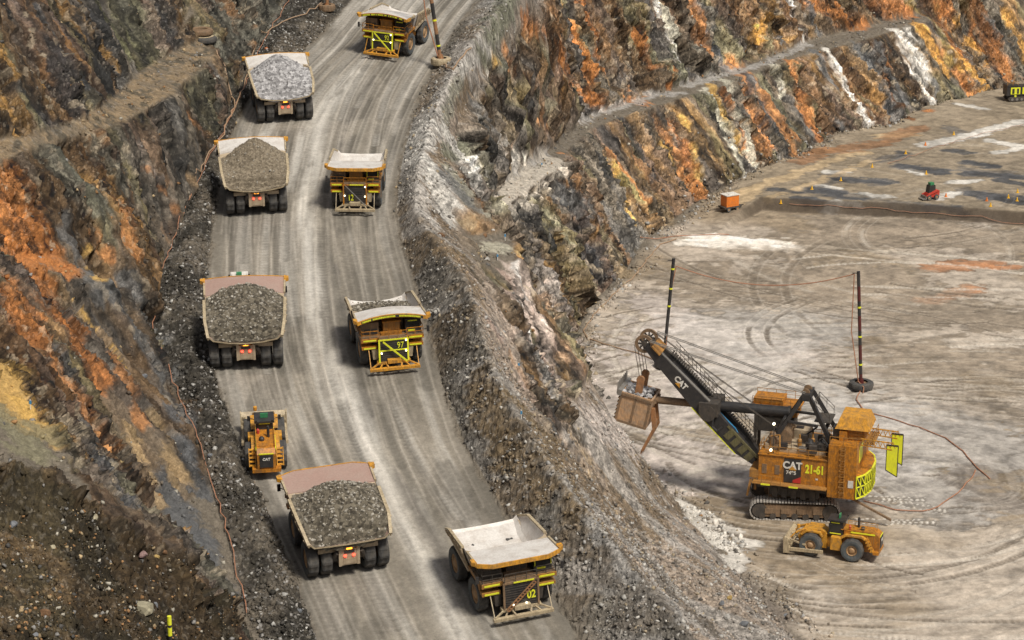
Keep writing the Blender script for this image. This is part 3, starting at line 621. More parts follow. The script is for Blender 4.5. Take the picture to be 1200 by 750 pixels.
so.rotation_euler = dv.to_track_quat('Z', 'Y').to_euler(); so.location = (0, 100, 300)
SC.view_settings.view_transform = 'Standard'; SC.view_settings.look = 'None'; SC.view_settings.gamma = 1; SC.view_settings.exposure = 0.28
# ------------------------------------------------------------------ materials of the machines
def paint(name, col, rough=.5, dirt=(0.22, 0.17, 0.11), amt=.45, metal=0.0, sc=1.2, emit=0):
    if name in MATS: return MATS[name]
    m, n, l, b = nt(name)
    tc = n.new('ShaderNodeTexCoord'); t = noise(n, l, tc.outputs['Object'], sc, 6, .7)
    r = n.new('ShaderNodeMapRange'); r.inputs[1].default_value = .42; r.inputs[2].default_value = .68; r.inputs[3].default_value = .06; r.inputs[4].default_value = amt; l.new(t.outputs[0], r.inputs[0])
    mx = n.new('ShaderNodeMix'); mx.data_type = 'RGBA'; mx.inputs[6].default_value = (*col, 1); mx.inputs[7].default_value = (*dirt, 1)
    l.new(r.outputs[0], mx.inputs[0])
    mpp = n.new('ShaderNodeMapping'); mpp.inputs['Scale'].default_value = (5, 5, 1.3); l.new(tc.outputs['Object'], mpp.inputs[0]); tf = noise(n, l, mpp.outputs[0], 1.0, 5, .75)
    rf_ = n.new('ShaderNodeMapRange'); rf_.inputs[1].default_value = .35; rf_.inputs[2].default_value = .62; rf_.inputs[3].default_value = 1 - (.18 if 'bed' in name else .5) * amt; rf_.inputs[4].default_value = 1.08; l.new(tf.outputs[0], rf_.inputs[0])
    sv = n.new('ShaderNodeVectorMath'); sv.operation = 'SCALE'; l.new(mx.outputs[2], sv.inputs[0]); l.new(rf_.outputs[0], sv.inputs['Scale']); l.new(sv.outputs[0], b.inputs['Base Color'])
    b.inputs['Roughness'].default_value = rough; b.inputs['Metallic'].default_value = metal
    if emit: b.inputs['Emission Color'].default_value = (*col, 1); b.inputs['Emission Strength'].default_value = emit
    MATS[name] = m; return m
YEL = paint('yellow_paint', (0.70, 0.33, 0.03), .5, dirt=(0.20, 0.13, 0.07), amt=.75, sc=1.6)
YEL2 = paint('orange_yellow_paint', (0.56, 0.215, 0.015), .5, dirt=(0.15, 0.085, 0.04), amt=.85, sc=1.6)
YDK = paint('grimy_yellow_paint', (0.40, 0.19, 0.04), .6, dirt=(0.14, 0.09, 0.05), amt=.7)
LIME = paint('reflective_yellow', (0.78, 0.80, 0.03), .4, amt=.2)
BLK = paint('black_paint', (0.022, 0.022, 0.025), .45, dirt=(0.10, 0.085, 0.07), amt=.35)
DRK = paint('dark_machinery', (0.045, 0.04, 0.036), .7, dirt=(0.13, 0.10, 0.075), amt=.6)
GRY = paint('grey_steel', (0.26, 0.25, 0.24), .5, amt=.5, metal=.3)
RUB = paint('tyre_rubber', (0.042, 0.042, 0.044), .85, dirt=(0.17, 0.15, 0.125), amt=.55, sc=.9)
RUBW = paint('tyre_side_dusty', (0.07, 0.085, 0.095), .8, dirt=(0.16, 0.15, 0.14), amt=.6)
RIM = paint('rim_paint', (0.40, 0.24, 0.12), .6, amt=.6)
BEDI = paint('bed_worn_steel', (0.72, 0.69, 0.66), .42, dirt=(0.44, 0.38, 0.33), amt=.7, metal=.15, sc=.55)
BEDP = paint('bed_pink_worn', (0.34, 0.225, 0.19), .5, dirt=(0.36, 0.27, 0.23), amt=.7, sc=.6)
BEDO = paint('bed_outer_beige', (0.46, 0.37, 0.26), .55, dirt=(0.26, 0.19, 0.12), amt=.8, sc=.7)
TAN = paint('tan_steel', (0.50, 0.41, 0.27), .55, dirt=(0.24, 0.18, 0.12), amt=.7)
BRN = paint('brown_dusty_steel', (0.24, 0.15, 0.085), .7, dirt=(0.12, 0.09, 0.06), amt=.7)
RUSTM = paint('rusty_steel', (0.36, 0.17, 0.07), .7, dirt=(0.18, 0.12, 0.08), amt=.7)
GLS = paint('dark_glass', (0.015, 0.018, 0.02), .12, amt=.05)
GRN_ = paint('green_sign', (0.02, 0.22, 0.09), .4, amt=.2)
REDP = paint('red_paint', (0.50, 0.03, 0.02), .45, amt=.3)
WHTP = paint('white_paint', (0.74, 0.72, 0.68), .45, amt=.35)
ORG = paint('orange_cable', (0.42, 0.19, 0.11), .6, dirt=(0.32, 0.2, 0.13), amt=.6)
CBL = paint('tan_cable', (0.38, 0.25, 0.16), .6, amt=.4)
OBOX = paint('orange_paint', (0.75, 0.20, 0.02), .45, amt=.3)
BLUE = paint('blue_plastic', (0.02, 0.22, 0.45), .5, amt=.2)
DRED = paint('dark_red_pole', (0.10, 0.016, 0.014), .5, dirt=(0.06, 0.03, 0.03), amt=.5)
LAMP = paint('lit_lamp', (1.0, 0.92, 0.62), .4, amt=0, emit=3.5)
RLMP = paint('lit_red_lamp', (1.0, 0.06, 0.03), .4, amt=0, emit=4)
OLMP = paint('lit_amber_lamp', (1.0, 0.35, 0.03), .4, amt=0, emit=3)
DKRED = paint('red_chevron', (0.45, 0.02, 0.02), .5, amt=.1)

# ------------------------------------------------------------------ mesh builder
class MB:
    def __init__(s): s.v = []; s.f = []; s.m = []
    def add(s, V, Fs, m=0, M=None):
        b = len(s.v)
        for p in V:
            p = Vector(p); s.v.append(M @ p if M is not None else p)
        for f in Fs: s.f.append([b + i for i in f]); s.m.append(m)
        return s
    def hexa(s, p, m=0, M=None):   # 4 bottom + 4 top, counter-clockwise
        return s.add(p, [(3,2,1,0),(4,5,6,7),(0,1,5,4),(1,2,6,5),(2,3,7,6),(3,0,4,7)], m, M)
    def box(s, x0, x1, y0, y1, z0, z1, m=0, M=None):
        return s.hexa([(x0,y0,z0),(x1,y0,z0),(x1,y1,z0),(x0,y1,z0),(x0,y0,z1),(x1,y0,z1),(x1,y1,z1),(x0,y1,z1)], m, M)
    def prism(s, poly, ax, a, b, m=0, M=None):
        """poly in the plane across axis ax ('x': (y,z), 'y': (x,z), 'z': (x,y)) extruded from a to b"""
        def P3(p, t): return {'x': (t, p[0], p[1]), 'y': (p[0], t, p[1]), 'z': (p[0], p[1], t)}[ax]
        n = len(poly); V = [P3(p, a) for p in poly] + [P3(p, b) for p in poly]
        Fs = [tuple(range(n))[::-1], tuple(range(n, 2 * n))] + [(i, (i + 1) % n, n + (i + 1) % n, n + i) for i in range(n)]
        return s.add(V, Fs, m, M)
    def tube(s, p, q, r, n=8, r2=None, m=0, M=None):
        p = Vector(p); q = Vector(q); d = (q - p).normalized(); a = d.orthogonal().normalized(); b = d.cross(a); r2 = r if r2 is None else r2
        V = [p + (a * math.cos(t) + b * math.sin(t)) * r for t in [2 * math.pi * i / n for i in range(n)]] + [q + (a * math.cos(t) + b * math.sin(t)) * r2 for t in [2 * math.pi * i / n for i in range(n)]]
        Fs = [(i, (i + 1) % n, n + (i + 1) % n, n + i) for i in range(n)] + [tuple(range(n))[::-1], tuple(range(n, 2 * n))]
        return s.add(V, Fs, m, M)
    def bar(s, p, q, w, h=None, m=0, M=None):
        """square bar between two points, kept upright"""
        p = Vector(p); q = Vector(q); h = h or w; d = (q - p).normalized(); up = Vector((0, 0, 1)) if abs(d.z) < .95 else Vector((0, 1, 0))
        a = d.cross(up).normalized() * w / 2; b = a.cross(d).normalized() * h / 2
        return s.hexa([p - a - b, p + a - b, q + a - b, q - a - b, p - a + b, p + a + b, q + a + b, q - a + b], m, M)
    def path(s, pts, r, n=6, m=0):
        for i in range(len(pts) - 1): s.tube(pts[i], pts[i + 1], r, n, m=m)
        return s
    def lathe(s, prof, c, ax, n=28, m=0, M=None, lug=0, caps=True):
        """prof: (radius, offset along the axis)"""
        V = []; c = Vector(c)
        for k, (r, h) in enumerate(prof):
            for i in range(n):
                t = 2 * math.pi * i / n; rr_ = r * (1 - lug * ((i // 2) % 2)) if (lug and r > max(p[0] for p in prof) * .93) else r
                ca, sa = math.cos(t) * rr_, math.sin(t) * rr_
                V.append(c + {'x': Vector((h, ca, sa)), 'y': Vector((ca, h, sa)), 'z': Vector((ca, sa, h))}[ax])
        Fs = [(k * n + i, k * n + (i + 1) % n, (k + 1) * n + (i + 1) % n, (k + 1) * n + i) for k in range(len(prof) - 1) for i in range(n)]
        if caps: Fs += [tuple(range(n))[::-1], tuple(range((len(prof) - 1) * n, len(prof) * n))]
        return s.add(V, Fs, m, M)
    def build(s, name, mats, parent=None, smooth=False):
        me = bpy.data.meshes.new(name); me.from_pydata([tuple(p) for p in s.v], [], s.f)
        if not isinstance(mats, (list, tuple)): mats = [mats]
        for mm in mats: me.materials.append(mm)
        if len(mats) > 1: me.polygons.foreach_set('material_index', s.m)
        bm = bmesh.new(); bm.from_mesh(me); bmesh.ops.recalc_face_normals(bm, faces=bm.faces); bm.to_mesh(me); bm.free()
        if smooth: me.polygons.foreach_set('use_smooth', [True] * len(me.polygons))
        o = bpy.data.objects.new(name, me); COL.objects.link(o); o.parent = parent
        return o
def tag(o, label=None, cat=None, group=None, kind=None):
    for k, v in (('label', label), ('category', cat), ('group', group), ('kind', kind)):
        if v: o[k] = v
    return o
def empty(name, M, label=None, cat=None, group=None):
    o = bpy.data.objects.new(name, None); o.empty_display_size = .5; COL.objects.link(o); o.matrix_world = M; return tag(o, label, cat, group)
def copy_tree(o, parent=None):
    c = o.copy(); COL.objects.link(c); c.parent = parent
    for ch in o.children: copy_tree(ch, c)
    return c
def text(body, size, mat, parent, M, name='lettering', ext=.015, bold=0.0, sx=1.0):
    cu = bpy.data.curves.new(name, 'FONT'); cu.body = body; cu.size = size; cu.extrude = ext; cu.offset = bold; cu.align_x = 'CENTER'; cu.align_y = 'CENTER'
    t = bpy.data.objects.new(name, cu); COL.objects.link(t)
    me = bpy.data.meshes.new_from_object(t.evaluated_get(bpy.context.evaluated_depsgraph_get())); bpy.data.objects.remove(t); me.name = name
    me.transform(Matrix.Diagonal((sx, 1, 1, 1))); me.transform(M); me.materials.clear(); me.materials.append(mat)
    o = bpy.data.objects.new(name, me); COL.objects.link(o); o.parent = parent; return o
def frame(ex, ey, ez, loc=(0, 0, 0)):
    M = Matrix.Identity(4)
    for i, c in enumerate((ex, ey, ez)):
        for k in range(3): M[k][i] = c[k]
    for k in range(3): M[k][3] = loc[k]
    return M
def on_plane(p, azim, slope=RS, scale=1.0, yfwd=True):
    """placement matrix: forward (+Y, or +X) along the azimuth (from +Y to +X), on a plane rising along +Y"""
    f = Vector((math.sin(azim), math.cos(azim), slope * math.cos(azim))).normalized(); n = Vector((0, -slope, 1)).normalized(); r = f.cross(n)
    M = frame(r, f, n, p) if yfwd else frame(f, n.cross(f), n, p)
    return M @ Matrix.Scale(scale, 4)
def railing(mb, pts, h=1.0, w=.06, m=0, step=1.4, mids=1):
    for i in range(len(pts) - 1):
        a = Vector(pts[i]); b = Vector(pts[i + 1]); L = (b - a).length; n = max(1, round(L / step)); H = Vector((0, 0, h))
        mb.bar(a + H, b + H, w, m=m)
        for q in range(mids): mb.bar(a + H * (q + 1) / (mids + 1), b + H * (q + 1) / (mids + 1), w * .8, m=m)
        for k in range(n + 1):
            p = a + (b - a) * k / n; mb.bar(p, p + H, w, m=m)

def make_wheel(name, r, w, parent, loc, rimf=.55, side=1, n=48, label=None):
    """wheel (rim and hub) > tyre; axle along local x; side: which way the outer face looks"""
    wh = MB(); R0 = r * rimf
    wh.lathe([(R0 * .99, -w * .30), (R0 * .99, w * .36), (R0 * .90, w * .38), (R0 * .74, w * .20), (R0 * .62, w * .22), (R0 * .52, w * .30), (R0 * .34, w * .40), (R0*.05, w * .42)], (0, 0, 0), 'x', 24)
    for k in range(12):
        t = 2 * math.pi * k / 12; wh.box(w * .2, w * .27, -.05, .05, -.05, .05, M=Matrix.Translation((w*.02, math.cos(t) * R0 * .78, math.sin(t) * R0 * .78)))
    o = wh.build('wheel', RIM, parent); o.location = loc
    if side < 0: o.rotation_euler = (0, 0, math.pi)
    ty = MB(); h = w / 2
    prof = [(R0, -h * .80), (r * .72, -h * .98), (r * .90, -h * .95), (r * .965, -h * .80), (r, -h * .55), (r * .985, -h*.1), (r * .985, h*.1), (r, h * .55), (r * .965, h * .80), (r * .90, h * .95), (r * .72, h * .98), (R0, h * .80)]
    ty.lathe(prof, (0, 0, 0), 'x', n, lug=.035, caps=False)
    for i in range(len(prof) - 1):
        for k in range(n): ty.m[i * n + k] = 1 if i in (0, 1, 9, 10) else 0
    t = ty.build('tyre', [RUB, RUBW], o)
    return o
# ------------------------------------------------------------------ haul trucks (local: +Y forward, +X the truck's right, z up)
TR = 1.85; BYS, BZS = .87, .93
ST = [  # y, half width of rail, rail z, half width of floor, floor z at its edge, floor z in the middle
    (-6.3, 4.25, 5.05, 3.9, 4.75, 4.25), (-5.9, 4.32, 5.25, 3.9, 4.55, 4.10), (-3.9, 4.62, 6.25, 3.6, 4.05, 3.62), (-1.0, 4.70, 6.55, 3.6, 3.72, 3.30), (1.4, 4.75, 6.80, 3.6, 3.45, 3.02)]
def interp_st(y):
    for a, b in zip(ST, ST[1:]):
        if y <= b[0]:
            t = (y - a[0]) / (b[0] - a[0]); return [p + (q - p) * t for p, q in zip(a, b)]
    return list(ST[-1])
def ring(s, o=0.0, flat=False):
    y, hw, zt, bw, ze, zc = s
    if flat: zc = ze - .12
    pts = []
    q = [(-hw - o, zt), (-hw - o, zt - .25), (-bw - o - .25, ze + .45 - o * .3), (-bw + .2 - o*.5, ze - o)]
    mid_ = [(-bw * .5, ze + (zc - ze) * .75 - o), (0, zc - o), (bw * .5, ze + (zc - ze) * .75 - o)]
    for p in q + mid_ + [(-a, b) for a, b in q[::-1]]: pts.append((p[0], y, p[1]))
    return pts
def make_body(root, curved, inner):
    """open dump body with its canopy"""
    b = MB(); flat = not curved
    I = [ring(s, 0, flat) for s in ST]; O = [ring(s, .17, flat) for s in ST]
    n = len(I[0])
    for L, m in ((I, 0), (O, 1)):
        V = [p for r_ in L for p in r_]; b.add(V, [(k * n + i, k * n + i + 1, (k + 1) * n + i + 1, (k + 1) * n + i) for k in range(len(L) - 1) for i in range(n - 1)], m)
    # lip at the tail and along the rails
    b.add(I[0] + O[0], [(i, i + 1, n + i + 1, n + i) for i in range(n - 1)], 2)
    for e in (0, n - 1):
        V = [r_[e] for r_ in I] + [r_[e] for r_ in O]; k = len(I); b.add(V, [(i, i + 1, k + i + 1, k + i) for i in range(k - 1)], 2)
        sx = -1 if e == 0 else 1
        for a_, c_ in zip(I, I[1:]): b.bar((a_[e][0] + sx * .1, a_[e][1], a_[e][2] + .03), (c_[e][0] + sx * .1, c_[e][1], c_[e][2] + .03), .34, .22, 2)
    # front wall of the body, sloping forward to the canopy
    y, hw, zt, bw, ze, zc = ST[-1]
    base = I[-1]; front = [(p[0], y + .1 + (p[2] - zc) * .32, p[2]) for p in base]
    top = [(-hw + 2 * hw * i / (n - 1), y + 1.35, 6.92 + (.45 * (1 - (2 * i / (n - 1) - 1) ** 2) if curved else 0.0)) for i in range(n)]
    b.add(base + front, [(i, i + 1, n + i + 1, n + i) for i in range(n - 1)], 0)
    b.add(front + top, [(i, i + 1, n + i + 1, n + i) for i in range(n - 1)], 0)
    b.add([(p[0], p[1] + .15, p[2]) for p in base] + [(p[0], p[1] + .15, p[2] - .1) for p in top], [(i, i + 1, n + i + 1, n + i) for i in range(n - 1)], 1)
    # outer ribs and side beam
    for s in (-1, 1):
        for yy in (-5.4, -4.0, -2.6, -1.2, .2, 1.3):
            a = interp_st(yy); b.hexa([(s * (a[1] + .16), yy - .14, a[2] - .15), (s * (a[1] + .36), yy - .14, a[2] - .15), (s * (a[1] + .36), yy + .14, a[2] - .15), (s * (a[1] + .16), yy + .14, a[2] - .15),
                                       (s * (a[3] + .45), yy - .14, a[4] + .2), (s * (a[3] + .62), yy - .14, a[4] + .2), (s * (a[3] + .62), yy + .14, a[4] + .2), (s * (a[3] + .45), yy + .14, a[4] + .2)], 1)
        b.bar((s * 4.2, -5.6, 4.75), (s * 4.2, 1.6, 3.95), .28, .35, 1)
    for yy in (-5, -3.2, -1.4, .4): b.box(-3.2, 3.2, yy - .18, yy + .18, 2.45 + (-yy) * .15, 2.95 + (-yy) * .15, 1)
    for s in (-1, 1): b.hexa([(s*1.1-.2,-5.8,3.75),(s*1.1+.2,-5.8,3.75),(s*1.1+.2,1.4,2.6),(s*1.1-.2,1.4,2.6),(s*1.1-.2,-5.8,4.2),(s*1.1+.2,-5.8,4.2),(s*1.1+.2,1.4,3.1),(s*1.1-.2,1.4,3.1)], 1)
    body = b.build('dump_body', [inner, BEDO, TAN], root)
    # canopy: sheet over the cab
    c = MB(); nn = 13; rows = []
    for yy, t in ((2.75, 0), (4.2, .35), (5.6, .7), (6.75, 1)):
        row = []
        for i in range(nn):
            x = -1 + 2 * i / (nn - 1)
            if curved: z = 6.90 + .5 * t + .50 * (1 - x * x); yf = yy - .45 * t * (1 - x * x) + .15 * t; X = x * (4.75 + .12 * t)
            else: z = 6.90 + .42 * t; yf = yy + (0.35 if abs(x) < .7 else .35 - (abs(x) - .7) * 2.6) * t; X = x * (4.75 + .1 * t)
            row.append((X, yf, z))
        rows.append(row)
    V = [p for r_ in rows for p in r_]; F4 = [(k * nn + i, k * nn + i + 1, (k + 1) * nn + i + 1, (k + 1) * nn + i) for k in range(3) for i in range(nn - 1)]
    c.add(V, F4, 0); c.add([(x, y_, z - .18) for x, y_, z in V], F4, 1)
    fr = rows[-1]
    c.add([(x, y_ + .02, z + .05) for x, y_, z in fr] + [(x, y_ + .09, z - .42) for x, y_, z in fr], [(i, i + 1, nn + i + 1, nn + i) for i in range(nn - 1)], 2)
    c.add([(x, y_ - .12, z + .05) for x, y_, z in fr] + [(x, y_ - .12, z - .42) for x, y_, z in fr], [(i, i + 1, nn + i + 1, nn + i) for i in range(nn - 1)], 2)
    c.add([(x, y_ + .02, z + .05) for x, y_, z in fr] + [(x, y_ - .12, z + .05) for x, y_, z in fr], [(i, i + 1, nn + i + 1, nn + i) for i in range(nn - 1)], 2)
    for s in (0, nn - 1):
        sx = -1 if s == 0 else 1
        for ra, rb_ in zip(rows, rows[1:]): c.bar((ra[s][0] + sx * .05, ra[s][1], ra[s][2]), (rb_[s][0] + sx * .05, rb_[s][1], rb_[s][2]), .22, .35, 2 if ra is rows[-2] else 3)
        p = rows[-1][s]; c.hexa([(p[0], p[1] - 1.1, p[2] - .35), (p[0] + sx * .5, p[1] - .9, p[2] - .25), (p[0] + sx * .5, p[1] - .3, p[2] - .25), (p[0], p[1] + .05, p[2] - .35),
                                 (p[0], p[1] - 1.1, p[2] + .12), (p[0] + sx * .5, p[1] - .9, p[2] + .22), (p[0] + sx * .5, p[1] - .3, p[2] + .22), (p[0], p[1] + .05, p[2] + .12)], 2)
    for xx in (-3, -1.5, 0, 1.5, 3):
        dz = .5 * (1 - (xx / 4.75) ** 2) if curved else 0
        c.bar((xx, 2.8, 6.6 + dz), (xx, 6.3, 7.02 + dz), .2, .3, 1)
    can = c.build('canopy', [inner, BRN, YEL, TAN], body)
    body.scale = (1, BYS, BZS)
    return body, fr
def make_truck(M, name, label, curved=True, inner=None, number=None, front=True, seedv=0, diag=1, numcol=None, frame_lime=False, grime=False):
    Y_ = YDK if grime else YEL2
    root = empty('haul_truck', M, label, 'haul truck', 'haul trucks driving on the haul road')
    body, fr = make_body(root, curved, inner or BEDI)
    # wheels
    for s in (-1, 1):
        make_wheel('wheel', TR, 1.25, root, (s * 3.72, 3.1, TR), side=s)
        make_wheel('wheel', TR, 1.22, root, (s * 3.78, -3.1, TR), side=s)
        make_wheel('wheel', TR, 1.22, root, (s * 2.32, -3.1, TR), side=s)
    # chassis, rear axle, suspension
    c = MB()
    for s in (-1, 1):
        c.box(s * 1.25 - .28, s * 1.25 + .28, -4.6, 5.9, 2.0, 2.75)
        c.tube((s * 1.9, -4.2, 1.6), (s * 1.3, -4.9, 3.1), .24, 10); c.tube((s * 2.75, 3.1, 1.9), (s * 2.3, 3.1, 4.2), .34, 10)
    for yy in (-4.4, -1.6, .8): c.box(-1.2, 1.2, yy - .3, yy + .3, 2.05, 2.6)
    c.box(-1.0, 1.0, 1.2, 5.6, 1.5, 3.3)
    c.build('chassis', DRK, root)
    a = MB(); a.lathe([(.55, -3.1), (.75, -1.2), (1.05, -.7), (1.05, .7), (.75, 1.2), (.55, 3.1)], (0, -3.1, TR), 'x', 16); a.build('axle_housing', DRK, root)
    a = MB(); a.lathe([(.35, -3.2), (.35, 3.2)], (0, 3.1, TR), 'x', 12); a.build('front_axle', DRK, root)
    rb = MB(); rb.box(-.95, .95, -4.95, -4.45, 1.55, 3.35); rb.box(-1.12, -.82, -5.0, -4.6, 1.5, 3.7); rb.box(.82, 1.12, -5.0, -4.6, 1.5, 3.7); rb.box(-.6, .6, -5.0, -4.9, 1.7, 2.3)
    rp = rb.build('rear_panel', BEDO, root)
    wd = MB(); wd.box(-.55, .55, -5.03, -4.96, 2.95, 3.25); wd.build('vent', BLK, rp)
    for s in (-1, 1):
        t = MB(); t.box(s * .45 - .12, s * .45 + .12, -5.08, -4.98, 2.55, 2.76); t.build('tail_light', RLMP, root)
    if number is None:
        t = MB(); t.box(-.3, .3, -5.06, -4.96, 3.38, 3.52); t.build('beacon', OLMP, root)
    # hoist cylinders
    for s in (-1, 1):
        h = MB(); h.tube((s * 1.9, 0.2, 1.9), (s * 1.9, -.4, 3.3), .2, 10); h.build('hoist_cylinder', GRY, root)
    # fuel tank and air tank at the sides
    f = MB(); f.lathe([(.2, -1.3), (.62, -1.2), (.62, 1.2), (.2, 1.3)], (-2.6, 0.0, 2.1), 'y', 14); f.build('fuel_tank', Y_, root)
    # upper deck
    d = MB(); d.box(-4.35, 4.35, 2.3, 5.7, 4.25, 4.42, 1); d.box(-4.38, -1.95, 5.68, 5.82, 3.98, 4.45); d.box(1.95, 4.38, 5.68, 5.82, 3.98, 4.45); d.box(-1.95, 1.95, 5.2, 6.3, 4.35, 4.5, 1)
    d.box(-4.3, -2.15, 5.0, 5.75, 3.0, 3.35); d.box(2.15, 4.3, 5.0, 5.75, 3.0, 3.35)
    for s in (-1, 1): d.hexa([(s*2.05,4.2,1.6),(s*2.75,4.2,1.6),(s*2.75,5.7,1.6),(s*2.05,5.7,1.6),(s*2.05,4.2,3.0),(s*2.9,4.2,3.0),(s*2.9,5.7,3.0),(s*2.05,5.7,3.0)], 2)
    for s in (-1, 1): d.prism([(4.9 * 1.0, 3.1), (4.9, 4.2), (1.3, 4.2), (1.5, 3.9), (4.2, 3.75)], 'x', s * 2.7 - .4 if s < 0 else 3.0, s * 4.3 if s < 0 else 4.3, 0)
    deck = d.build('deck', [Y_, BRN, TAN if not grime else DRK], root)
    rl = MB(); railing(rl, [(-4.3, 3.0, 4.42), (-4.3, 5.7, 4.42), (-2.0, 5.75, 4.42)], 1.0, .07); railing(rl, [(4.3, 3.0, 4.42), (4.3, 5.7, 4.42), (2.0, 5.75, 4.42)], 1.0, .07); railing(rl, [(-1.9, 6.25, 4.5), (1.9, 6.25, 4.5)], .95, .06)
    rl.build('handrail', Y_ if not grime else DRK, root)
    for x0, x1 in ((-4.2, -2.2), (2.2, 4.2)):
        st = MB(); st.box(x0 + .1, x1 - .1, 5.82, 5.86, 4.12, 4.31); st.build('reflective_strip', LIME, root)
        st = MB(); st.box(x0 + .15, x1 - .15, 5.75, 5.80, 3.09, 3.27); st.build('reflective_strip', LIME, root)
    # cab on the truck's left
    cb = MB(); cb.hexa([(-4.1,3.1,4.42),(-1.95,3.1,4.42),(-1.95,5.15,4.42),(-4.1,5.15,4.42),(-4.0,3.1,6.15),(-2.05,3.1,6.15),(-2.05,4.85,6.15),(-4.0,4.85,6.15)])
    cb.box(-4.15, -1.9, 2.9, 5.05, 6.15, 6.28)
    cab = cb.build('cab', DRK if not grime else BLK, root)
    wn_ = MB(); wn_.hexa([(-3.95,5.10,5.1),(-2.1,5.10,5.1),(-2.1,5.14,5.1),(-3.95,5.14,5.1),(-3.9,4.90,6.05),(-2.15,4.90,6.05),(-2.15,4.96,6.05),(-3.9,4.96,6.05)]); wn_.box(-4.16, -4.10, 3.4, 4.9, 5.2, 6.0); wn_.build('windscreen', GLS, cab)
    ys = MB(); ys.box(-3.3, -2.3, 5.16, 5.21, 4.72, 4.92); ys.build('reflective_strip', LIME, cab); ys = MB(); ys.box(-3.6, -2.3, 5.04, 5.12, 5.98, 6.11)
    if number in ('12', '02'): ys.box(-4.03, -3.92, 5.06, 5.16, 5.1, 6.0); ys.box(-2.13, -2.02, 5.06, 5.16, 5.1, 6.0)
    ys.build('reflective_strip', LIME, cab)
    # cabinet in the middle
    eb = MB(); eb.box(-1.3, 1.1, 3.3, 4.7, 4.45, 6.15); eb.box(-1.5, 1.5, 4.7, 5.1, 4.45, 4.8); eb.box(-1.42, 1.22, 3.2, 4.85, 5.95, 6.1)
    ec = eb.build('electrical_cabinet', Y_ if not grime else BRN, root)
    ed = MB()
    for k in range(3): ed.box(-1.2 + .78 * k, -.52 + .78 * k, 4.70, 4.75, 4.9, 6.0)
    ed.build('cabinet_door', YDK if not grime else DRK, ec)
    # air cleaner housings on the truck's right
    ab = MB(); ab.box(1.75, 4.0, 3.2, 4.9, 4.45, 6.15); ac = ab.build('air_cleaner', BRN if not grime else DRK, root)
    am = MB()
    for k in range(2): am.box(1.95 + 1.0 * k, 2.8 + 1.0 * k, 4.88, 4.95, 4.65, 5.35)
    am.build('intake', BLK, ac)
    # radiator front
    g = MB(); g.hexa([(-1.95,5.9,1.55),(1.95,5.9,1.55),(1.95,6.45,1.55),(-1.95,6.45,1.55),(-1.95,5.6,4.4),(1.95,5.6,4.4),(1.95,6.2,4.4),(-1.95,6.2,4.4)])
    gr = g.build('radiator_grille', BLK, root)
    slope = (6.2 - 6.45) / (4.4 - 1.55)
    def gy(z, o=0.02): return 6.45 + (z - 1.55) * slope + o
    fm = MB()
    for s in (-1, 1): fm.bar((s * 2.0, gy(1.5, .03), 1.5), (s * 2.0, gy(4.4, .03), 4.4), .22, .16)
    fm.bar((-2, gy(4.38, .03), 4.38), (2, gy(4.38, .03), 4.38), .2, .2)
    fm.build('grille_frame', LIME if frame_lime else (BRN if grime else Y_), root)
    sl = MB()
    for k in range(10):
        z = 1.75 + k * .26; sl.box(-1.85, 1.85, gy(z, .01), gy(z, .05), z, z + .06)
    sl.build('grille_slat', DRK, gr)
    # diagonal stair across the grille
    ld = MB(); x0, x1 = -1.75, 1.5
    if grime: x0, x1 = 1.75, -1.5
    A = Vector((x0, gy(1.6, .42), 1.6)); B = Vector((x1, gy(4.3, .42), 4.3)); wdt_ = Vector((.28, 0, .22)) * (1 if x1 < x0 else -1)
    if not frame_lime:
        ld.bar(A - wdt_ * .5, B - wdt_ * .5, .08, .12); ld.bar(A + wdt_ * .5, B + wdt_ * .5, .08, .12)
        for k in range(13): p = A + (B - A) * k / 12; ld.bar(p - wdt_ * .5, p + wdt_ * .5, .1, .1)
        ld.build('stair', RUSTM if grime else GRY, root)
    else:
        ld.bar(A, B, .12, .2); ld.bar((-1.9, gy(3.0, .06), 3.0), (1.9, gy(3.0, .06), 3.0), .1, .14); ld.build('stair_rail', LIME, root)
    # bumper and its braces
    bp = MB(); bp.hexa([(-3.5,6.9,.75),(3.5,6.9,.75),(3.5,7.3,.75),(-3.5,7.3,.75),(-3.5,6.9,1.08),(3.5,6.9,1.08),(3.5,7.3,1.08),(-3.5,7.3,1.08)])
    for s in (-1, 1):
        bp.bar((s * 1.3, 6.1, 1.7), (s * .9, 7.1, 1.05), .2, .2); bp.bar((s * 1.3, 6.1, 1.7), (s * 3.3, 7.1, 1.1), .16, .16); bp.bar((s * 1.3, 6.1, 1.45), (s * 2.1, 7.1, 1.05), .16, .16)
        bp.bar((s * 3.35, 7.05, 1.05), (s * 3.35, 5.6, 3.0), .10, .10)
    bp.box(-2.3, 2.3, 5.9, 6.55, 1.25, 1.6)
    bp.box(-.95, .95, 6.35, 6.95, 1.5, 1.95)
    bp.build('bumper', TAN if (number in ('12', '02')) else YEL, root)
    # lamps
    if number:
        lp = {'02': [(-.55, 1.95), (.95, 1.95)], '12': [(-1.8, 4.15), (-1.75, 2.75), (1.8, 2.85)], '97': [(-1.75, 4.2), (-1.7, 2.85), (1.72, 2.75)], '92': [(-1.75, 4.2), (-1.75, 2.95), (1.75, 3.1)]}[number]
    else: lp = [(-1.7, 2.4), (1.7, 2.4)]
    for x, z in lp:
        h = MB(); yy = gy(z, .12); h.lathe([(.10, 0), (.12, .1), (.08, .13)], (x, yy, z), 'y', 12); h.build('headlight', LAMP, root)
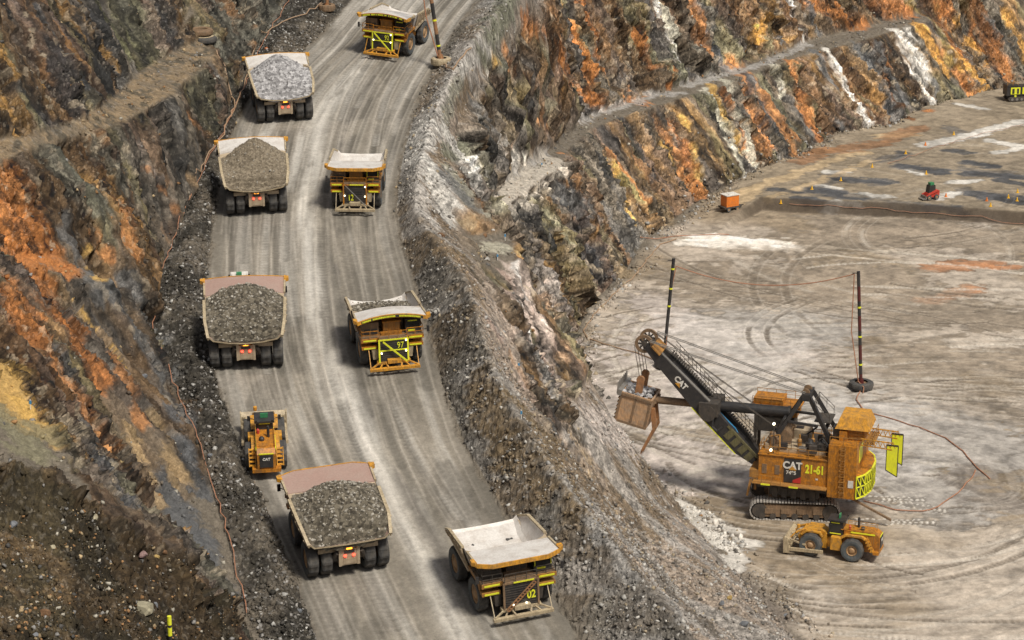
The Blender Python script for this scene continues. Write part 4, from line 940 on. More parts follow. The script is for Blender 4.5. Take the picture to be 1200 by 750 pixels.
    # mirrors
    for s in (-1, 1):
        m_ = MB(); m_.bar((s * 4.3, 5.6, 5.0), (s * 4.95, 5.9, 5.2), .07); m_.box(s * 4.95 - .18, s * 4.95 + .18, 5.85, 5.98, 4.8, 5.6); m_.build('mirror', BLK, root)
    if number:
        def rot(x, z, o): # text plane on the slanted grille, readable from the front
            return Matrix.Translation((x, gy(z, o), z)) @ Matrix.Rotation(math.pi, 4, 'Z') @ Matrix.Rotation(R(90) - math.atan(-slope), 4, 'X')
        xx, zz, sz = {'02': (-1.15, 2.75, 1.2), '12': (.75, 2.5, 1.2), '97': (-.95, 3.55, 1.1), '92': (-.9, 3.6, 1.1)}[number]
        text(number, sz, LIME, gr, rot(xx, zz, .10), 'fleet_number', bold=(0.0 if '9' in number else .03), sx=.85)
        ys = MB(); ys.box(-1.5, .9, gy(4.42, .14), gy(4.42, .2), 4.36, 4.5)
        if grime or number == '12': ys.build('reflective_strip', LIME, root)
    if curved and number:   # lettering band along the canopy edge
        col_ = LIME if number == '97' else LIME
        bm_ = MB(); n_ = len(fr)
        k0, k1 = 1, n_ - 1
        fx = lambda t: Vector(fr[int(min(t, n_ - 1.001))]).lerp(Vector(fr[int(min(t, n_ - 1.001)) + 1]), min(t, n_ - 1.001) - int(min(t, n_ - 1.001)))
        pts = [fx(.7 + (n_ - 2.4) * i / 40) for i in range(41)]
        bb = MB()
        for p, q in zip(pts, pts[1:]): bb.hexa([(p.x, p.y + .09, p.z - .34), (q.x, q.y + .09, q.z - .34), (q.x, q.y + .13, q.z - .34), (p.x, p.y + .13, p.z - .34), (p.x, p.y + .06, p.z - .04), (q.x, q.y + .06, q.z - .04), (q.x, q.y + .10, q.z - .04), (p.x, p.y + .10, p.z - .04)])
        can = [o for o in body.children if o.name.startswith('canopy')][0]
        random.seed(11 + seedv)
        t = 1.2
        while t < n_ - 2.0:      # rows of small unreadable block letters
            p = fx(t); w_ = random.choice((.12, .16, .2)); q = fx(t + w_)
            if random.random() < .8: bb.hexa([(p.x, p.y + .12, p.z - .29), (q.x, q.y + .12, q.z - .29), (q.x, q.y + .17, q.z - .29), (p.x, p.y + .17, p.z - .29), (p.x, p.y + .10, p.z - .10), (q.x, q.y + .10, q.z - .10), (q.x, q.y + .15, q.z - .10), (p.x, p.y + .15, p.z - .10)], 1)
            t += w_ + .05
        bb.build('banner', [BLK, LIME], can)
    return root

def rock_mat(name, c1, c2, sc=2.5):
    m, n, l, b = nt(name); tc = n.new('ShaderNodeTexCoord')
    t = n.new('ShaderNodeTexVoronoi'); t.inputs['Scale'].default_value = sc; l.new(tc.outputs['Object'], t.inputs['Vector'])
    t2 = noise(n, l, tc.outputs['Object'], sc * .5, 6, .7)
    r = n.new('ShaderNodeValToRGB'); e = r.color_ramp.elements; e[0].color = (*c1, 1); e[1].color = (*c2, 1); e[0].position = .25; e[1].position = .8
    mm = n.new('ShaderNodeMix'); mm.data_type = 'FLOAT'; mm.inputs[0].default_value = .55
    sp = n.new('ShaderNodeSeparateColor'); l.new(t.outputs['Color'], sp.inputs[0]); l.new(t2.outputs[0], mm.inputs[2]); l.new(sp.outputs[0], mm.inputs[3]); l.new(mm.outputs[0], r.inputs[0]); l.new(r.outputs[0], b.inputs['Base Color'])
    b.inputs['Roughness'].default_value = .95; bp = n.new('ShaderNodeBump'); bp.inputs['Distance'].default_value = .2; l.new(sp.outputs[1], bp.inputs['Height']); l.new(bp.outputs[0], b.inputs['Normal'])
    return m
def make_load(M, label, mat, peak=1.9, px=0.0, py=-1.0, ymax=2.2, ymin=-6.15, seed=1, rocks=260, low=0.0, rockmat=None, lipz=.12):
    """heap of ore lying in the dump body (same local axes as the truck)"""
    nx, ny = 70, 80; xs = np.linspace(-1, 1, nx); ysv = np.linspace(ymin, ymax, ny); V = []; 
    gx, gy_ = np.meshgrid(xs, ysv); yy = gy_
    sw_ = np.array([interp_st(float(y)) for y in ysv]); hw = np.minimum(sw_[:, 1], 4.7)[:, None] * .985; zt = sw_[:, 2][:, None]; ze = sw_[:, 4][:, None]; zc = sw_[:, 5][:, None]
    X = gx * hw
    edge = np.where(yy < -5.0, ze + .15 + (yy + 6.3) * .6, zt - .02) + low
    tailarc = np.where(yy < -5.5, zc * 1.0 + (ze - zc) * gx ** 2 + lipz, edge)
    k = np.clip((yy + 6.2) / 1.6, 0, 1)
    base = tailarc * (1 - k) + edge * k
    r = np.sqrt(((X - px) / 4.4) ** 2 + ((yy - py) / 4.9) ** 2)
    cone = peak * np.clip(1 - r, 0, 1) ** .92
    fade = np.clip((ymax - yy) / .8, 0, 1)
    nz = (fbm(X * 1.1 + seed * 9, yy * 1.1, 5, 400 + seed, .6) - .5) * .5 + cell(X * 2.6 + seed, yy * 2.6, 410 + seed)[0] * .13
    Z = base + cone + nz * (.3 + .7 * np.clip(1.15 - np.abs(gx), 0, 1) * 2).clip(0, 1) - (1 - fade) * .6
    V = np.stack([X, yy, Z], -1).reshape(-1, 3)
    b = MB(); b.add([tuple(p) for p in V], [(i * nx + j, i * nx + j + 1, (i + 1) * nx + j + 1, (i + 1) * nx + j) for i in range(ny - 1) for j in range(nx - 1)])
    # skirt down to the floor of the body so that it is a solid heap
    ringi = [j for j in range(nx)] + [i * nx + nx - 1 for i in range(1, ny)] + [(ny - 1) * nx + j for j in range(nx - 2, -1, -1)] + [i * nx for i in range(ny - 2, 0, -1)]
    top = [tuple(V[i]) for i in ringi]; L = len(top); bot = [(p[0] * .8, p[1] * (.97 if p[1] > 0 else .99), max(3.6, p[2] - .5)) for p in top]
    b.add(top + bot, [(i, (i + 1) % L, L + (i + 1) % L, L + i) for i in range(L)])
    rnd = random.Random(seed)
    for _ in range(rocks):
        i = rnd.randrange(2, ny - 3); j = rnd.randrange(3, nx - 3); p = V[i * nx + j]; s_ = rnd.choice((.06, .08, .1, .12, .16, .22))
        add_rock(b, p, s_, rnd, 1)
    o = b.build('ore_load', [mat, rockmat or mat]); o.matrix_world = M @ Matrix.Diagonal((1, BYS, BZS, 1)); return tag(o, label, 'ore load')
ICO = None
def ico():
    global ICO
    if ICO is None:
        bm = bmesh.new(); bmesh.ops.create_icosphere(bm, subdivisions=1, radius=1); ICO = ([tuple(v.co) for v in bm.verts], [tuple(v.index for v in f.verts) for f in bm.faces]); bm.free()
    return ICO
def add_rock(b, p, s, rnd, m=0):
    V, Fs = ico(); Rm = Matrix.Rotation(rnd.random() * 6.28, 3, Vector((rnd.gauss(0, 1), rnd.gauss(0, 1), rnd.gauss(0, 1))).normalized()); sc = Vector((1, .6 + .5 * rnd.random(), .5 + .4 * rnd.random())) * s
    P_ = []
    for v in V:
        q = Vector(v) * (.75 + .5 * rnd.random()); q = Rm @ Vector((q.x * sc.x, q.y * sc.y, q.z * sc.z)); P_.append((p[0] + q.x, p[1] + q.y, p[2] + q.z))
    b.add(P_, Fs, m)

LD_GREY = rock_mat('ore_pale_grey', (0.17, 0.165, 0.17), (0.50, 0.49, 0.50)); LD_BRN = rock_mat('ore_brown', (0.13, 0.105, 0.075), (0.27, 0.225, 0.165), 4)
LD_DRK = rock_mat('ore_dark', (0.045, 0.038, 0.028), (0.19, 0.165, 0.125), 3.2); LD_PALE = rock_mat('ore_pale_stone', (0.22, 0.20, 0.17), (0.46, 0.43, 0.38), 3)
def T(u, v, az_, sc=1.0, xs=1.0): return on_plane(at_road(u, v, .03), R(az_), RS, sc) @ Matrix.Diagonal((xs, 1, 1, 1))
M1 = T(330.5, 131, -12, .97, .95); M2 = T(299.5, 237, -8.5, .98, .94); M3 = T(289.5, 413, -5.5, 1.0, .97); M4 = T(397, 648, -17, .99, .96)
make_truck(M1, '', 'yellow haul truck with a pale grey peaked heap, farthest up the left lane', True, BEDI)
make_load(M1, 'pale grey peaked heap of ore in the farthest truck of the left lane', LD_GREY, 3.0, -.3, .6, seed=1, rocks=150, rockmat=LD_GREY)
make_truck(M2, '', 'yellow haul truck carrying a smooth brown heap, second down the left lane', True, BEDI)
make_load(M2, 'smooth brown cone of ore in the second truck of the left lane', LD_BRN, 3.1, .3, 1.0, seed=2, rocks=60, rockmat=LD_PALE)
make_truck(M3, '', 'haul truck full to the rails with dark broken rock, behind the white pickup', True, BEDP)
make_load(M3, 'dark broken rock filling the truck behind the white pickup', LD_DRK, 2.1, 0, 1.2, ymax=5.0, seed=3, rocks=420, rockmat=LD_PALE)
make_truck(M4, '', 'nearest loaded haul truck, turned left, with a pinkish worn bed and straight canopy', False, BEDP)
make_load(M4, 'dark brown rubble in the nearest loaded truck, the one with the pinkish bed', LD_DRK, 2.4, .2, -.8, ymax=3.4, seed=4, rocks=420, rockmat=LD_PALE)
M5 = T(466, 54, 200, .95, .86); M6 = T(421, 230, 181.5, .94, .80); M7 = T(451, 409, 167, .96, .87); M8 = T(586, 688, 160, .96, .91)
make_truck(M5, '', 'haul truck number 92 with lime frame on its radiator, beside the leaning pole', True, BEDI, '92', seedv=1, frame_lime=True)
make_truck(M6, '', 'narrow haul truck number 12 with tan bumper, empty, facing the camera', False, BEDI, '12')
make_truck(M7, '', 'orange haul truck number 97 with a lime cross on its radiator', True, BEDI, '97', seedv=3, frame_lime=True)
make_truck(M8, '', 'grimy haul truck number 02 with empty pale bed and rusty stair, nearest the camera', False, BEDI, '02', grime=True)
make_load(M7, 'thin layer of dark dirt left in the bed of truck number 97', LD_DRK, .25, 0, -3.5, ymax=-1.2, ymin=-6.0, seed=7, rocks=160, low=-1.35, rockmat=LD_PALE)
# ------------------------------------------------------------------ wheel dozers (local: +X forward, +Y left, z up)
def make_dozer(M, label, group='wheel dozers'):
    root = empty('wheel_dozer', M, label, 'wheel dozer', group)
    r = 1.5
    for x in (2.75, -2.6):
        for s in (-1, 1):
            o = make_wheel('wheel', r, 1.05, root, (x, s * 1.75, r), rimf=.48)
            o.rotation_euler = (0, 0, math.pi / 2 if s > 0 else -math.pi / 2)
    f = MB()   # rear frame and engine hood
    f.prism([(-5.7, 1.15), (-5.9, 1.6), (-5.9, 3.3), (-5.3, 3.75), (-1.3, 3.75), (-1.3, 2.5), (-1.2, 2.4), (-.7, 1.2)], 'y', -1.0, 1.0)
    f.box(-5.95, -5.2, -1.55, 1.55, 1.1, 1.5); f.box(-4.9, -.9, -1.05, 1.05, 3.75, 3.82)
    hood = f.build('engine_hood', YEL2, root)
    g = MB(); g.box(-6.0, -5.9, -.72, .72, 1.75, 3.2); gg = g.build('rear_grille', BLK, hood)
    text('CAT', .42, WHTP, gg, Matrix.Translation((-6.03, 0, 2.75)) @ frame((0, -1, 0), (0, 0, 1), (-1, 0, 0)), 'lettering', bold=.02)
    lv = MB()
    for k in range(6): lv.box(-5.2 + k * .28, -5.05 + k * .28, -1.03, 1.03, 2.2, 3.4)
    lv.build('louvre', YDK, hood)
    for s in (-1, 1):      # rear fenders with steps
        q = MB(); q.prism([(-4.6, 2.2), (-4.3, 3.05), (-3.7, 3.35), (-1.6, 3.35), (-.9, 2.9), (-.9, 1.2), (-1.05, 1.2), (-1.1, 2.7), (-1.7, 3.12), (-3.6, 3.12), (-4.15, 2.9), (-4.4, 2.2)], 'y', s * 1.05 if s > 0 else -1.55, 1.55 if s > 0 else -1.05)
        q.box(-1.1, .2, s * 1.45 - .4, s * 1.45 + .4, 1.2, 2.9)
        q.build('rear_fender', YEL, root)
        st = MB()
        for k in range(5): st.box(-5.2 + k * .2, -4.85 + k * .2, s * 1.5 - .35, s * 1.5 + .35, 1.5 + k * .38, 1.58 + k * .38)
        st.bar((-5.25, s * 1.85, 1.5), (-4.3, s * 1.85, 3.3), .08, .14); st.bar((-5.25, s * 1.15, 1.5), (-4.3, s * 1.15, 3.3), .08, .14)
        st.build('step', YEL, root)
        q = MB(); q.prism([(1.3, 2.6), (1.7, 3.2), (3.5, 3.2), (4.2, 2.6), (4.0, 2.5), (3.4, 3.0), (1.8, 3.0), (1.45, 2.5)], 'y', s * 1.0 if s > 0 else -1.5, 1.5 if s > 0 else -1.0); q.build('front_fender', YEL, root)
    ls = MB(); ls.box(-5.3, -2.2, -1.1, -1.02, 3.5, 3.68); ls.box(-5.3, -2.2, 1.02, 1.1, 3.5, 3.68); ls.box(-5.95, -5.88, -.8, .8, 3.3, 3.42); ls.build('reflective_strip', LIME, root)
    j = MB(); j.box(-.9, 1.1, -.55, .55, 1.0, 2.3); j.prism([(.9, .9), (.9, 2.9), (1.6, 3.35), (4.0, 3.1), (4.6, 2.2), (4.4, 1.0)], 'y', -.95, .95); j.build('front_frame', YEL, root)
    c = MB(); c.hexa([(-1.2,-.95,2.9),(.75,-.95,2.9),(.75,.95,2.9),(-1.2,.95,2.9),(-1.1,-.85,4.75),(.55,-.85,4.75),(.55,.85,4.75),(-1.1,.85,4.75)]); cab = c.build('cab', BLK, root)
    c = MB(); c.box(-1.45, .85, -1.1, 1.1, 4.75, 4.95); c.build('roof', BLK, cab)
    for s in (-1, 1): w_ = MB(); w_.hexa([(-1.0, s*.93-.03, 3.3), (.6, s*.93-.03, 3.3), (.6, s*.93+.03, 3.3), (-1.0, s*.93+.03, 3.3), (-.95, s*.88-.03, 4.6), (.5, s*.88-.03, 4.6), (.5, s*.88+.03, 4.6), (-.95, s*.88+.03, 4.6)]); w_.build('window', GLS, cab)
    y_ = MB()
    for s in (-1, 1): y_.box(-.7, .4, s * .92 - .05, s * .92 + .05, 4.48, 4.6); y_.box(-.9, .5, s * .99 - .03, s * .99 + .03, 3.05, 3.17)
    y_.box(-1.22, -1.14, -.6, .6, 4.5, 4.62); y_.build('reflective_strip', LIME, cab)
    sg = MB(); sg.box(-.6, -.45, -.42, .42, 4.98, 5.5); sn = sg.build('roof_sign', GRN_, cab)
    for s in (-1, 1):
        l_ = MB(); l_.box(-1.5, -1.3, s * .9 - .12, s * .9 + .12, 4.95, 5.15); l_.build('work_light', BLK, cab)
        m_ = MB(); m_.bar((.3, s * .9, 4.3), (.5, s * 1.7, 4.4), .06); m_.box(.42, .52, s * 1.7 - .15, s * 1.7 + .15, 4.1, 4.7); m_.build('mirror', BLK, root)
    e = MB(); e.lathe([(.16, 3.75), (.16, 4.9), (.13, 5.15)], (-2.9, -.35, 0), 'z', 10); e.build('exhaust', BLK, root)
    e = MB(); e.lathe([(.28, 3.8), (.30, 4.1), (.18, 4.25)], (-3.6, .4, 0), 'z', 12); e.build('air_intake', BLK, root)
    x_ = MB(); x_.lathe([(.16, 0), (.18, .5), (.08, .62)], (-2.0, .75, 3.78), 'z', 10); x_.build('fire_extinguisher', REDP, root)
    h = MB(); railing(h, [(-5.2, 1.0, 3.8), (-1.4, 1.0, 3.8)], .5, .04); railing(h, [(-5.2, -1.0, 3.8), (-1.4, -1.0, 3.8)], .5, .04); h.build('handrail', YEL, root)
    # blade and push arms
    bl = MB(); P_ = [(5.9, .25), (5.55, .7), (5.45, 1.3), (5.6, 1.95), (5.95, 2.35), (6.08, 2.30), (5.75, 1.9), (5.62, 1.3), (5.72, .75), (6.1, .25)]
    bl.prism(P_, 'y', -2.55, 2.55); bl.box(5.35, 5.6, -2.3, 2.3, .7, 1.0); bl.box(5.4, 5.65, -2.3, 2.3, 1.7, 1.95)
    for s in (-1, 1): bl.prism([(5.3, .3), (6.1, .2), (6.15, 2.4), (5.6, 2.3)], 'y', s * 2.55 - .06, s * 2.55 + .06)
    bl.build('blade', TAN, root)
    for s in (-1, 1):
        a = MB(); a.bar((1.0, s * 2.45, .95), (5.5, s * 2.35, .75), .28, .4); a.build('push_arm', TAN, root)
        a = MB(); a.tube((3.6, s * .7, 3.2), (4.9, s * 1.1, 2.6), .17, 10); a.tube((4.9, s * 1.1, 2.6), (5.5, s * 1.3, 1.9), .1, 10); a.build('lift_cylinder', YEL, root)
        a = MB(); a.bar((3.3, s * 2.2, 1.5), (5.5, s * 1.9, 1.9), .2, .2); a.build('tilt_link', TAN, root)
    pl = MB(); pl.lathe([(.2, 0), (.22, .45), (.1, .5)], (4.6, .9, 3.2), 'z', 8); pl.build('work_light', YEL, root)
    return root
def floor_m(u, v, az_, sc=1.0, yfwd=False, z=None):
    p = hit(u, v) if z is None else np.array(at_h(u, v, z)); return on_plane((p[0], p[1], p[2]), R(az_), 0.0, sc, yfwd)
d1 = make_dozer(on_plane(at_road(311.5, 533, .02), R(-7), RS, .98, False), 'yellow wheel dozer seen from behind on the haul road, ahead of the pinkish bed')
d2 = make_dozer(floor_m(978, 648, -70, 1.0), 'yellow wheel dozer seen from the side on the pit floor in front of the shovel')

# ------------------------------------------------------------------ pickup ahead of the third loaded truck
def make_pickup(M, label):
    root = empty('pickup', M, label, 'pickup')
    b = MB(); b.prism([(-2.6, .45), (-2.65, 1.05), (-.6, 1.08), (1.1, 1.1), (2.5, 1.0), (2.65, .8), (2.65, .45)], 'x', -.95, .95)
    body = b.build('body', WHTP, root)
    t = MB(); t.box(-.8, .8, -2.55, -.75, 1.09, 1.12); t.build('tray', DRK, body)
    c = MB(); c.hexa([(-.9,-.65,1.08),(.9,-.65,1.08),(.9,1.15,1.08),(-.9,1.15,1.08),(-.75,-.5,1.78),(.75,-.5,1.78),(.75,.55,1.78),(-.75,.55,1.78)]); cab = c.build('cab', WHTP, root)
    w_ = MB(); w_.hexa([(-.78,-.66,1.2),(.78,-.66,1.2),(.78,-.62,1.2),(-.78,-.62,1.2),(-.7,-.54,1.68),(.7,-.54,1.68),(.7,-.5,1.68),(-.7,-.5,1.68)]); w_.build('rear_window', GLS, cab)
    for x in (1.7, -1.7):
        for s in (-1, 1): make_wheel('wheel', .42, .28, root, (s * .85, x, .42), side=s, n=20)
    s_ = MB(); s_.box(-.3, .3, -.2, .2, 1.82, 2.05); s_.build('beacon_sign', GRN_, cab)
    for s in (-1, 1): m_ = MB(); m_.box(s * 1.08 - .12, s * 1.08 + .12, .85, .95, 1.15, 1.4); m_.build('mirror', BLK, root)
    for s in (-1, 1): m_ = MB(); m_.box(s * .8 - .1, s * .8 + .1, -2.70, -2.64, .75, .98); m_.build('tail_light', REDP, root)
make_pickup(on_plane(at_road(281, 339, .03), R(-6), RS, 1.12), 'white pickup with a green roof sign, mostly hidden ahead of a loaded truck')

SHOE = paint('worn_track_steel', (0.42, 0.40, 0.38), .5, amt=.45)
OLV = paint('grimy_olive', (0.14, 0.125, 0.055), .6, dirt=(.09, .075, .05), amt=.7)
# ------------------------------------------------------------------ electric rope shovel (local: +X boom direction, +Y its left, z up)
SP = at_h(930, 594, 0); gz = ground(SP[0], SP[1])
SM = on_plane((SP[0], SP[1], gz), R(-73), 0, 1.0, False)
sh = empty('mining_shovel', SM, 'big orange electric rope shovel with black boom raised over the pit floor', 'mining shovel')
# crawlers, turned a little against the house
cm = Matrix.Rotation(R(12), 4, 'Z')
def crawler(y):
    t = MB(); n = 64; hl = 4.6; r = 1.18; per = 4 * hl + 2 * math.pi * r
    def pt(s, o):
        s %= per
        if s < 2 * hl: return (-hl + s, 2 * r + o), (0, 1)
        s -= 2 * hl
        if s < math.pi * r: a = math.pi / 2 - s / r; return (hl + math.cos(a) * (r + o), r + math.sin(a) * (r + o)), (math.cos(a), math.sin(a))
        s -= math.pi * r
        if s < 2 * hl: return (hl - s, 0 - o), (0, -1)
        s -= 2 * hl; a = -math.pi / 2 - s / r; return (-hl + math.cos(a) * (r + o), r + math.sin(a) * (r + o)), (math.cos(a), math.sin(a))
    for k in range(n):
        s0 = per * k / n; s1 = s0 + per / n * .72
        (ax_, az0), _ = pt(s0, .0); (bx, bz), _ = pt(s1, .0); (cx, cz), _ = pt(s1, .16); (dx, dz), _ = pt(s0, .16)
        t.hexa([(ax_, y - 1.05, az0 + .1), (bx, y - 1.05, bz + .1), (bx, y + 1.05, bz + .1), (ax_, y + 1.05, az0 + .1), (dx, y - 1.05, dz + .1), (cx, y - 1.05, cz + .1), (cx, y + 1.05, cz + .1), (dx, y + 1.05, dz + .1)], M=cm)
    o = t.build('crawler_track', SHOE, sh)
    f = MB(); f.prism([(-hl - .3, .5), (-hl - .9, r), (-hl - .5, 2.0), (hl + .4, 2.1), (hl + .9, r), (hl + .4, .4)], 'y', y - .8, y + .8, M=cm)
    for k in range(4): f.box(-3.6 + k * 2.1, -2.4 + k * 2.1, y - .95, y + .95, .9, 1.6, M=cm)
    f.build('track_frame', BRN, o)
    for k in range(7):
        w_ = MB(); w_.lathe([(.42, -.95), (.42, .95)], (-4.3 + k * 1.43, y, .55), 'y', 14, M=cm); w_.build('roller', DRK, o)
    for x in (-hl, hl):
        w_ = MB(); w_.lathe([(.98, -.9), (.98, .9)], (x, y, r + .1), 'y', 18, M=cm); w_.build('drive_wheel', DRK, o)
crawler(3.9); crawler(-3.9)
u = MB(); u.box(-3.4, 3.4, -3.2, 3.2, .9, 2.9, M=cm); u.lathe([(3.6, 2.9), (3.6, 3.5), (3.2, 3.5), (3.2, 4.2)], (0, 0, 0), 'z', 32); u.build('carbody', BRN, sh)
u = MB(); u.box(-8.0, 4.2, -4.6, 4.6, 4.2, 5.2); u.box(-4.0, 2.5, 3.9, 4.5, 3.3, 4.3)
for k in range(5): u.box(-3.6 + k * 1.25, -2.9 + k * 1.25, 3.7, 4.7, 3.1, 4.4)
u.build('revolving_frame', DRK, sh)
hs_ = MB(); hs_.box(-5.4, 4.0, -4.8, 4.8, 5.2, 8.9); hs_.box(-5.4, 4.1, -4.95, 4.95, 8.9, 9.02); house = hs_.build('machinery_house', YEL2, sh)
rb_ = MB(); rb_.box(-8.9, -5.2, -4.9, 5.05, 4.0, 11.3); rear = rb_.build('rear_house', YEL2, sh)
# curved counterweight with lime lattice
cw = MB(); pr = [(-8.9, -4.9), (-9.8, -3.6), (-10.3, -1.5), (-10.3, 1.5), (-9.8, 3.6), (-8.9, 5.05)]; cw.prism(pr, 'z', 4.0, 7.3); cwt = cw.build('counterweight', YEL2, sh)
for nm, dz0, mat in (('chevron_backing', 0, BLK),):
    z = MB()
    for a, b in zip(pr, pr[1:]):
        nx_, ny_ = (b[1] - a[1]), -(b[0] - a[0]); L = math.hypot(nx_, ny_); nx_, ny_ = -nx_ / L * .06, -ny_ / L * .06
        z.hexa([(a[0], a[1], 4.1), (b[0], b[1], 4.1), (b[0] + nx_, b[1] + ny_, 4.1), (a[0] + nx_, a[1] + ny_, 4.1), (a[0], a[1], 7.2), (b[0], b[1], 7.2), (b[0] + nx_, b[1] + ny_, 7.2), (a[0] + nx_, a[1] + ny_, 7.2)])
    z.build(nm, mat, cwt)
z = MB()
for a, b in zip(pr, pr[1:]):
    nx_, ny_ = (b[1] - a[1]), -(b[0] - a[0]); L = math.hypot(nx_, ny_); nx_, ny_ = -nx_ / L * .12, -ny_ / L * .12; nn_ = max(2, round(L / .8))
    P0 = lambda t, zz: (a[0] + (b[0] - a[0]) * t + nx_, a[1] + (b[1] - a[1]) * t + ny_, zz)
    for k in range(nn_):
        t0, t1 = k / nn_, (k + 1) / nn_
        z.bar(P0(t0, 4.2), P0(t1, 5.7), .22, .10); z.bar(P0(t0, 5.7), P0(t1, 7.15), .22, .10); z.bar(P0(t1, 4.2), P0(t1, 7.15), .14, .10)
    z.bar(P0(0, 4.2), P0(1, 4.2), .2, .16); z.bar(P0(0, 7.15), P0(1, 7.15), .2, .16); z.bar(P0(0, 5.7), P0(1, 5.7), .12, .12)
z.build('reflective_lattice', LIME, cwt)
# near face: panel with lettering, number, doors, ladder
FY = Matrix.Translation
side = lambda x, z, o=4.84: Matrix.Translation((x, o, z)) @ frame((-1, 0, 0), (0, 0, 1), (0, 1, 0))   # readable from the machine's left
pn = MB(); pn.box(-1.65, .6, 4.8, 4.86, 5.35, 8.7); panel = pn.build('lettered_panel', BLK, house)
text('CAT', 1.35, WHTP, panel, side(-.5, 7.75, 4.88), 'lettering', bold=.05, sx=.95)
text('7495', .68, WHTP, panel, side(-.35, 6.75, 4.88), 'model_number', bold=.02)
tr_ = MB(); tr_.prism([(-1.0, 7.15), (.0, 7.15), (-.5, 7.75)], 'y', 4.89, 4.93); tr_.build('emblem', YEL, panel)
tr_ = MB(); tr_.prism([(-1.65, 5.4), (-1.65, 6.3), (-.6, 5.75), (-.6, 5.4)], 'y', 4.865, 4.89); tr_.build('red_wedge', DKRED, panel)
text('21-61', 1.6, LIME, house, side(-3.45, 7.45, 4.83), 'fleet_number', bold=.06, sx=.68)
for x in (1.5, 3.2):
    q = MB(); q.box(x - .3, x + .35, 4.8, 4.86, 6.3, 7.6); q.build('door', BRN, house)
q = MB(); q.box(-3.9, -3.6, 4.8, 4.85, 6.1, 6.3); q.build('vent', WHTP, house)
wk = MB(); wk.box(-5.2, 4.6, 4.8, 6.0, 5.15, 5.28); wk2 = MB(); wk2.box(-5.2, 4.3, -6.0, -4.8, 5.15, 5.28); wk2.build('walkway', YDK, sh); railing(wk, [(.8, 5.95, 5.28), (4.6, 5.95, 5.28)], 1.1, .06); wk.build('walkway', YDK, sh)
for x in (2.8, -.9): q = MB(); q.box(x - .6, x + .6, 6.0, 6.06, 5.08, 5.30); q.build('reflective_strip', LIME, sh)
rl = MB(); railing(rl, [(-5.2, 4.8, 9.02), (4.0, 4.8, 9.02), (4.0, 1.5, 9.02)], 1.1, .07); railing(rl, [(-5.2, -4.8, 9.02), (4.0, -4.8, 9.02)], 1.1, .07)
railing(rl, [(-8.8, 4.9, 11.3), (-5.3, 4.9, 11.3)], 1.1, .07); rl.build('handrail', YDK, sh)
ld = MB()
for s in (-.28, .28): ld.bar((-7.1 + s, 5.2, 4.0), (-7.1 + s, 5.2, 11.3), .07)
for k in range(20): ld.bar((-7.38, 5.2, 4.2 + k * .36), (-6.82, 5.2, 4.2 + k * .36), .06)
for k in range(9):
    ld.bar((-7.45, 5.2, 5 + k * .75), (-7.45, 5.75, 5 + k * .75), .05); ld.bar((-6.75, 5.2, 5 + k * .75), (-6.75, 5.75, 5 + k * .75), .05); ld.bar((-7.45, 5.75, 5 + k * .75), (-6.75, 5.75, 5 + k * .75), .05)
ld.build('ladder', YDK, sh)
q = MB(); q.box(-8.6, -7.9, 5.05, 5.1, 5.6, 6.6); q.build('notice', WHTP, rear)
q = MB(); q.box(-8.96, -8.9, .5, 3.0, 8.4, 10.6); q.build('reflective_panel', LIME, rear)
# roof equipment
rf = MB(); rf.box(-4.6, 1.5, -3.4, 3.6, 9.02, 9.5); rf.box(1.8, 3.6, -2.0, 3.0, 9.02, 9.8); rf.box(-1.5, .8, -3.2, -1.0, 9.5, 10.6); rf.build('roof_machinery', BEDO, sh)
rf = MB(); rf.lathe([(1.1, -1.6), (1.1, 1.6)], (1.6, 0, 10.2), 'y', 20); rf.lathe([(1.35, -1.8), (1.35, -1.6)], (1.6, 0, 10.2), 'y', 20); rf.lathe([(1.35, 1.6), (1.35, 1.8)], (1.6, 0, 10.2), 'y', 20); rf.build('rope_drum', BRN, sh)
for i_, (x, y, z_) in enumerate(((-3.8, 2.6, 9.5), (-4.1, -.4, 9.5), (3.0, -2.4, 9.02), (2.6, 2.6, 9.8), (-2.4, 3.0, 9.5))):
    q = MB(); q.lathe([(.6, 0), (.65, 1.0), (.45, 1.15), (.3, 1.5)], (x, y, z_), 'z', 14); q.box(x - .9, x + .2, y - .5, y + .4, z_, z_ + .7); q.build('blower', BLK if i_ % 2 == 0 else BRN, sh)
rk2 = random.Random(8)
for k in range(16):
    x, y = rk2.uniform(-4.8, 3.2), rk2.uniform(-3.0, 4.2); z_ = 9.5; q = MB(); t_ = rk2.random()
    if t_ < .4: q.box(x - .5, x + .5, y - .35, y + .35, z_, z_ + rk2.uniform(.4, 1.3)); q.box(x - .3, x + .3, y - .42, y - .35, z_ + .1, z_ + .35)
    elif t_ < .7: q.path([(x, y, z_), (x, y, z_ + 1.4), (x + rk2.uniform(-2, 2), y + .3, z_ + 1.8), (x + rk2.uniform(-2, 2), y + 1.0, z_ + .4)], .11, 6)
    else: q.lathe([(.25, 0), (.3, .3), (.3, 1.1), (.12, 1.3), (.12, 1.8)], (x, y, z_), 'z', 10)
    q.build(['cabinet', 'pipe', 'vent_stack'][0 if t_ < .4 else 1 if t_ < .7 else 2], rk2.choice([DRK, BRN, GRY, BLK, YDK]), sh)
q = MB(); railing(q, [(-4.6, -3.4, 9.5), (1.5, -3.4, 9.5), (1.5, 3.6, 9.5), (-4.6, 3.6, 9.5)], 1.1, .06); q.build('handrail', DRK, sh)
q = MB(); q.bar((4.4, 1.8, 6.6), (1.4, 2.2, 13.0), .3); q.bar((4.4, -1.8, 6.6), (1.4, -2.2, 13.0), .3); q.bar((1.4, -2.2, 13.0), (1.4, 2.2, 13.0), .25); q.build('boom_stay', BLK, sh)
